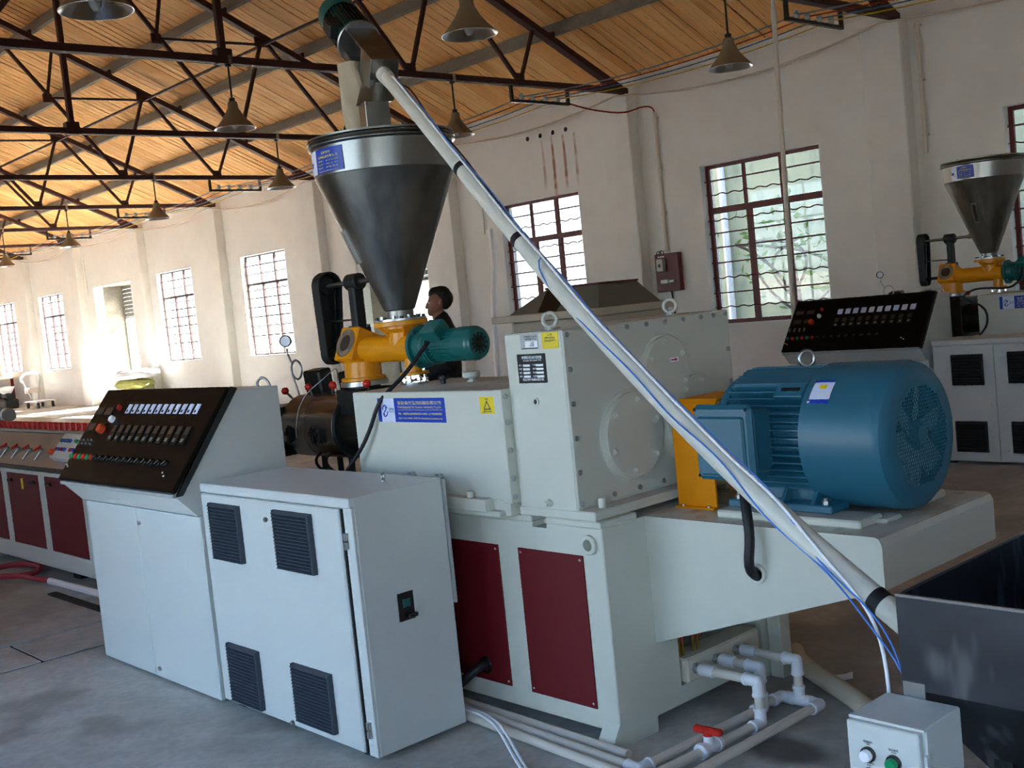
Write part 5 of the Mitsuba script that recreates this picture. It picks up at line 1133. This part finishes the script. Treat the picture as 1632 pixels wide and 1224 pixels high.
for k, (x, mm, h) in enumerate(((-38.3, 'white', .2), (-37.8, 'blue', .16), (-37.3, 'beige', .24), (-36.7, 'teal', .18))):
    v, f = bx(x, x+.3, 11.4, 11.8, .29, .29+h, .02); put('storage_box', (v, f), mm, label=('white', 'blue', 'beige', 'teal')[k]+' box on the lower shelf of the far workbench', category='box', group='boxes on the bench shelf')
for k, (x, mm) in enumerate(((-38.4, 'beige'), (-37.9, 'hosered'), (-37.2, 'white'))):
    put('parcel', bx(x, x+.35, 11.5, 11.9, .93, 1.02+.02*k, .02), mm, label=('beige', 'red', 'white')[k]+' packet lying on top of the far workbench', category='packet', group='packets on the bench')
bt_ = thing('bench_grinder', 'small dark bench machine with a white cover on the floor by the far bench', 'machine')
put('body', cat(bx(-35.2, -34.7, 11.3, 11.7, 0, .28, .03), cyl((-35.15, 11.5, .38), (-34.75, 11.5, .38), .13, n=20)), 'castiron', bt_)
put('cover', hull(np.random.default_rng(3).normal(0, 1, (40, 3))*[.13, .1, .06]+[-34.95, 11.45, .55]), 'white', bt_)

# ------------------------------------------------------------------ the person
def hullballs(*b):
    return m3d.Manifold.batch_hull([m3d.Manifold.sphere(r, 20).translate([float(q) for q in p]) for p, r in b])
def body(bones, refine=.02, it=14):
    A = m3d.Manifold()
    for b in bones: A = A+hullballs(*b)
    q = A.refine_to_length(refine).to_mesh(); t = trimesh.Trimesh(q.vert_properties[:, :3], q.tri_verts, process=True)
    trimesh.smoothing.filter_taubin(t, iterations=it)
    return np.array(t.vertices), np.array(t.faces)
pe = thing('person', 'person with short black hair in a dark jacket behind the feeder motor', 'person')
ox, oy = -7.80, 6.30
th = math.atan2(-.80, -.60)          # faces left and a little towards the camera side
C_, S_ = math.cos(th), math.sin(th)
def W(p):  # local x forward, y left, z up
    return np.array([ox+C_*p[0]-S_*p[1], oy+S_*p[0]+C_*p[1], p[2]])
def P(*bs): return [tuple((W(p), r) for p, r in b) for b in bs]
HZ = .045
hd = [((.01, 0, 1.655+HZ), .088), ((.035, 0, 1.60+HZ), .075)]
figure = P(
    [((0, .09, 1.0), .105), ((0, -.09, 1.0), .105), ((0, 0, 1.12), .12)], [((0, .05, 1.12), .115), ((0, -.05, 1.12), .115), ((.0, .11, 1.40), .105), ((.0, -.11, 1.40), .105)],
    [((-.01, .12, 1.42), .085), ((-.01, -.12, 1.42), .085), ((0, 0, 1.5), .065)], [((0, 0, 1.46), .062), ((.02, 0, 1.58), .056)],
    hd, [((.055, 0, 1.575+HZ), .052), ((.085, 0, 1.545+HZ), .03), ((.03, 0, 1.64+HZ), .075)], [((.105, 0, 1.625+HZ), .014), ((.118, 0, 1.597+HZ), .014), ((.09, 0, 1.645+HZ), .012)], [((.098, .0, 1.565+HZ), .014), ((.095, .018, 1.566+HZ), .01), ((.095, -.018, 1.566+HZ), .01)],
    [((.0, .088, 1.62+HZ), .014), ((-.01, .092, 1.645+HZ), .016)], [((.0, -.088, 1.62+HZ), .014), ((-.01, -.092, 1.645+HZ), .016)],
    [((0, .10, .98), .095), ((.02, .11, .52), .06)], [((.02, .11, .52), .06), ((0, .11, .1), .042)], [((0, -.10, .98), .095), ((.02, -.11, .52), .06)], [((.02, -.11, .52), .06), ((0, -.11, .1), .042)],
    [((-.03, .11, .045), .042), ((.10, .12, .03), .03), ((.17, .125, .026), .024)], [((-.03, -.11, .045), .042), ((.10, -.12, .03), .03), ((.17, -.125, .026), .024)],
    [((-.01, .20, 1.42), .062), ((.0, .25, 1.13), .048)], [((.0, .25, 1.13), .046), ((.22, .17, 1.02), .034)], [((-.01, -.20, 1.42), .062), ((.0, -.25, 1.13), .048)], [((.0, -.25, 1.13), .046), ((.22, -.17, 1.02), .034)])
def hand(s):
    w = np.array([.22, s*.17, 1.02]); d = unit([1, -s*.35, -.35]); a = unit(np.cross(Z3, d)); n = np.cross(d, a)
    bs = [[(w, .026), (w+d*.05+a*.025, .02), (w+d*.05-a*.025, .02), (w+d*.085+a*.028, .015), (w+d*.085-a*.028, .015)]]
    for k, L in enumerate((.062, .072, .068, .052)):
        b0 = w+d*.085+a*(.03-.02*k); b1 = b0+unit(d-n*.25)*L*.5; b2 = b1+unit(d-n*1.0)*L*.5
        bs += [[(b0, .0095), (b1, .009)], [(b1, .009), (b2, .0075)]]
    t0 = w+d*.03-s*a*-.03; t1 = t0+unit(d*.7+s*a*.7-n*.3)*.045; t2 = t1+unit(d-n*.4)*.03
    bs += [[(t0, .014), (t1, .011)], [(t1, .011), (t2, .009)]]
    return [[(W(p), r) for p, r in b] for b in bs]
put('body', body(figure+hand(1)+hand(-1), .014, 10), 'skin', pe, smooth=True)
put('hair', body(P([((-.022, 0, 1.675+HZ), .089), ((-.04, 0, 1.64+HZ), .074)], [((.035, 0, 1.708+HZ), .06), ((-.025, 0, 1.69+HZ), .085)], [((-.045, .025, 1.605+HZ), .043), ((-.045, -.025, 1.605+HZ), .043), ((-.04, 0, 1.66+HZ), .085)]), .014, 8), 'hair', pe, smooth=True, label='short black hair')
for s in (1, -1):
    e = trimesh.creation.icosphere(2, .011); put('eye', (np.array(e.vertices)+W((.093, s*.03, 1.632+HZ)), np.array(e.faces)), 'white', pe, smooth=True)
    e = trimesh.creation.icosphere(2, .006); put('pupil', (np.array(e.vertices)+W((.1005, s*.03, 1.631+HZ)), np.array(e.faces)), 'hair', pe, smooth=True)
    put('eyebrow', tube([W((.092, s*.015, 1.652+HZ)), W((.094, s*.03, 1.657+HZ)), W((.084, s*.048, 1.65+HZ))], .005, 6), 'hair', pe)
put('jacket', body(P([((0, .10, .96), .12), ((0, -.10, .96), .12), ((0, 0, 1.12), .14)], [((0, .05, 1.12), .135), ((0, -.05, 1.12), .135), ((.0, .11, 1.40), .12), ((.0, -.11, 1.40), .12)], [((-.01, .13, 1.43), .095), ((-.01, -.13, 1.43), .095), ((-.01, 0, 1.50), .078)], [((-.01, 0, 1.49), .078), ((.0, 0, 1.535), .070)],
    [((-.01, .205, 1.43), .078), ((.0, .26, 1.13), .063)], [((.0, .26, 1.13), .062), ((.20, .178, 1.03), .048)], [((-.01, -.205, 1.43), .078), ((.0, -.26, 1.13), .063)], [((.0, -.26, 1.13), .062), ((.20, -.178, 1.03), .048)]), .02, 8), 'jacket', pe, smooth=True, label='dark jacket')
put('trousers', body(P([((0, .09, .98), .115), ((0, -.09, .98), .115)], [((0, .10, .96), .11), ((.02, .11, .52), .078)], [((.02, .11, .52), .078), ((0, .11, .1), .066)], [((0, -.10, .96), .11), ((.02, -.11, .52), .078)], [((.02, -.11, .52), .078), ((0, -.11, .1), .066)]), .02, 8), 'trousers', pe, smooth=True)
for s in (1, -1): put('shoe', body(P([((-.03, s*.11, .05), .05), ((.10, s*.12, .038), .038), ((.18, s*.125, .03), .03)]), .02, 4), 'black', pe, smooth=True)
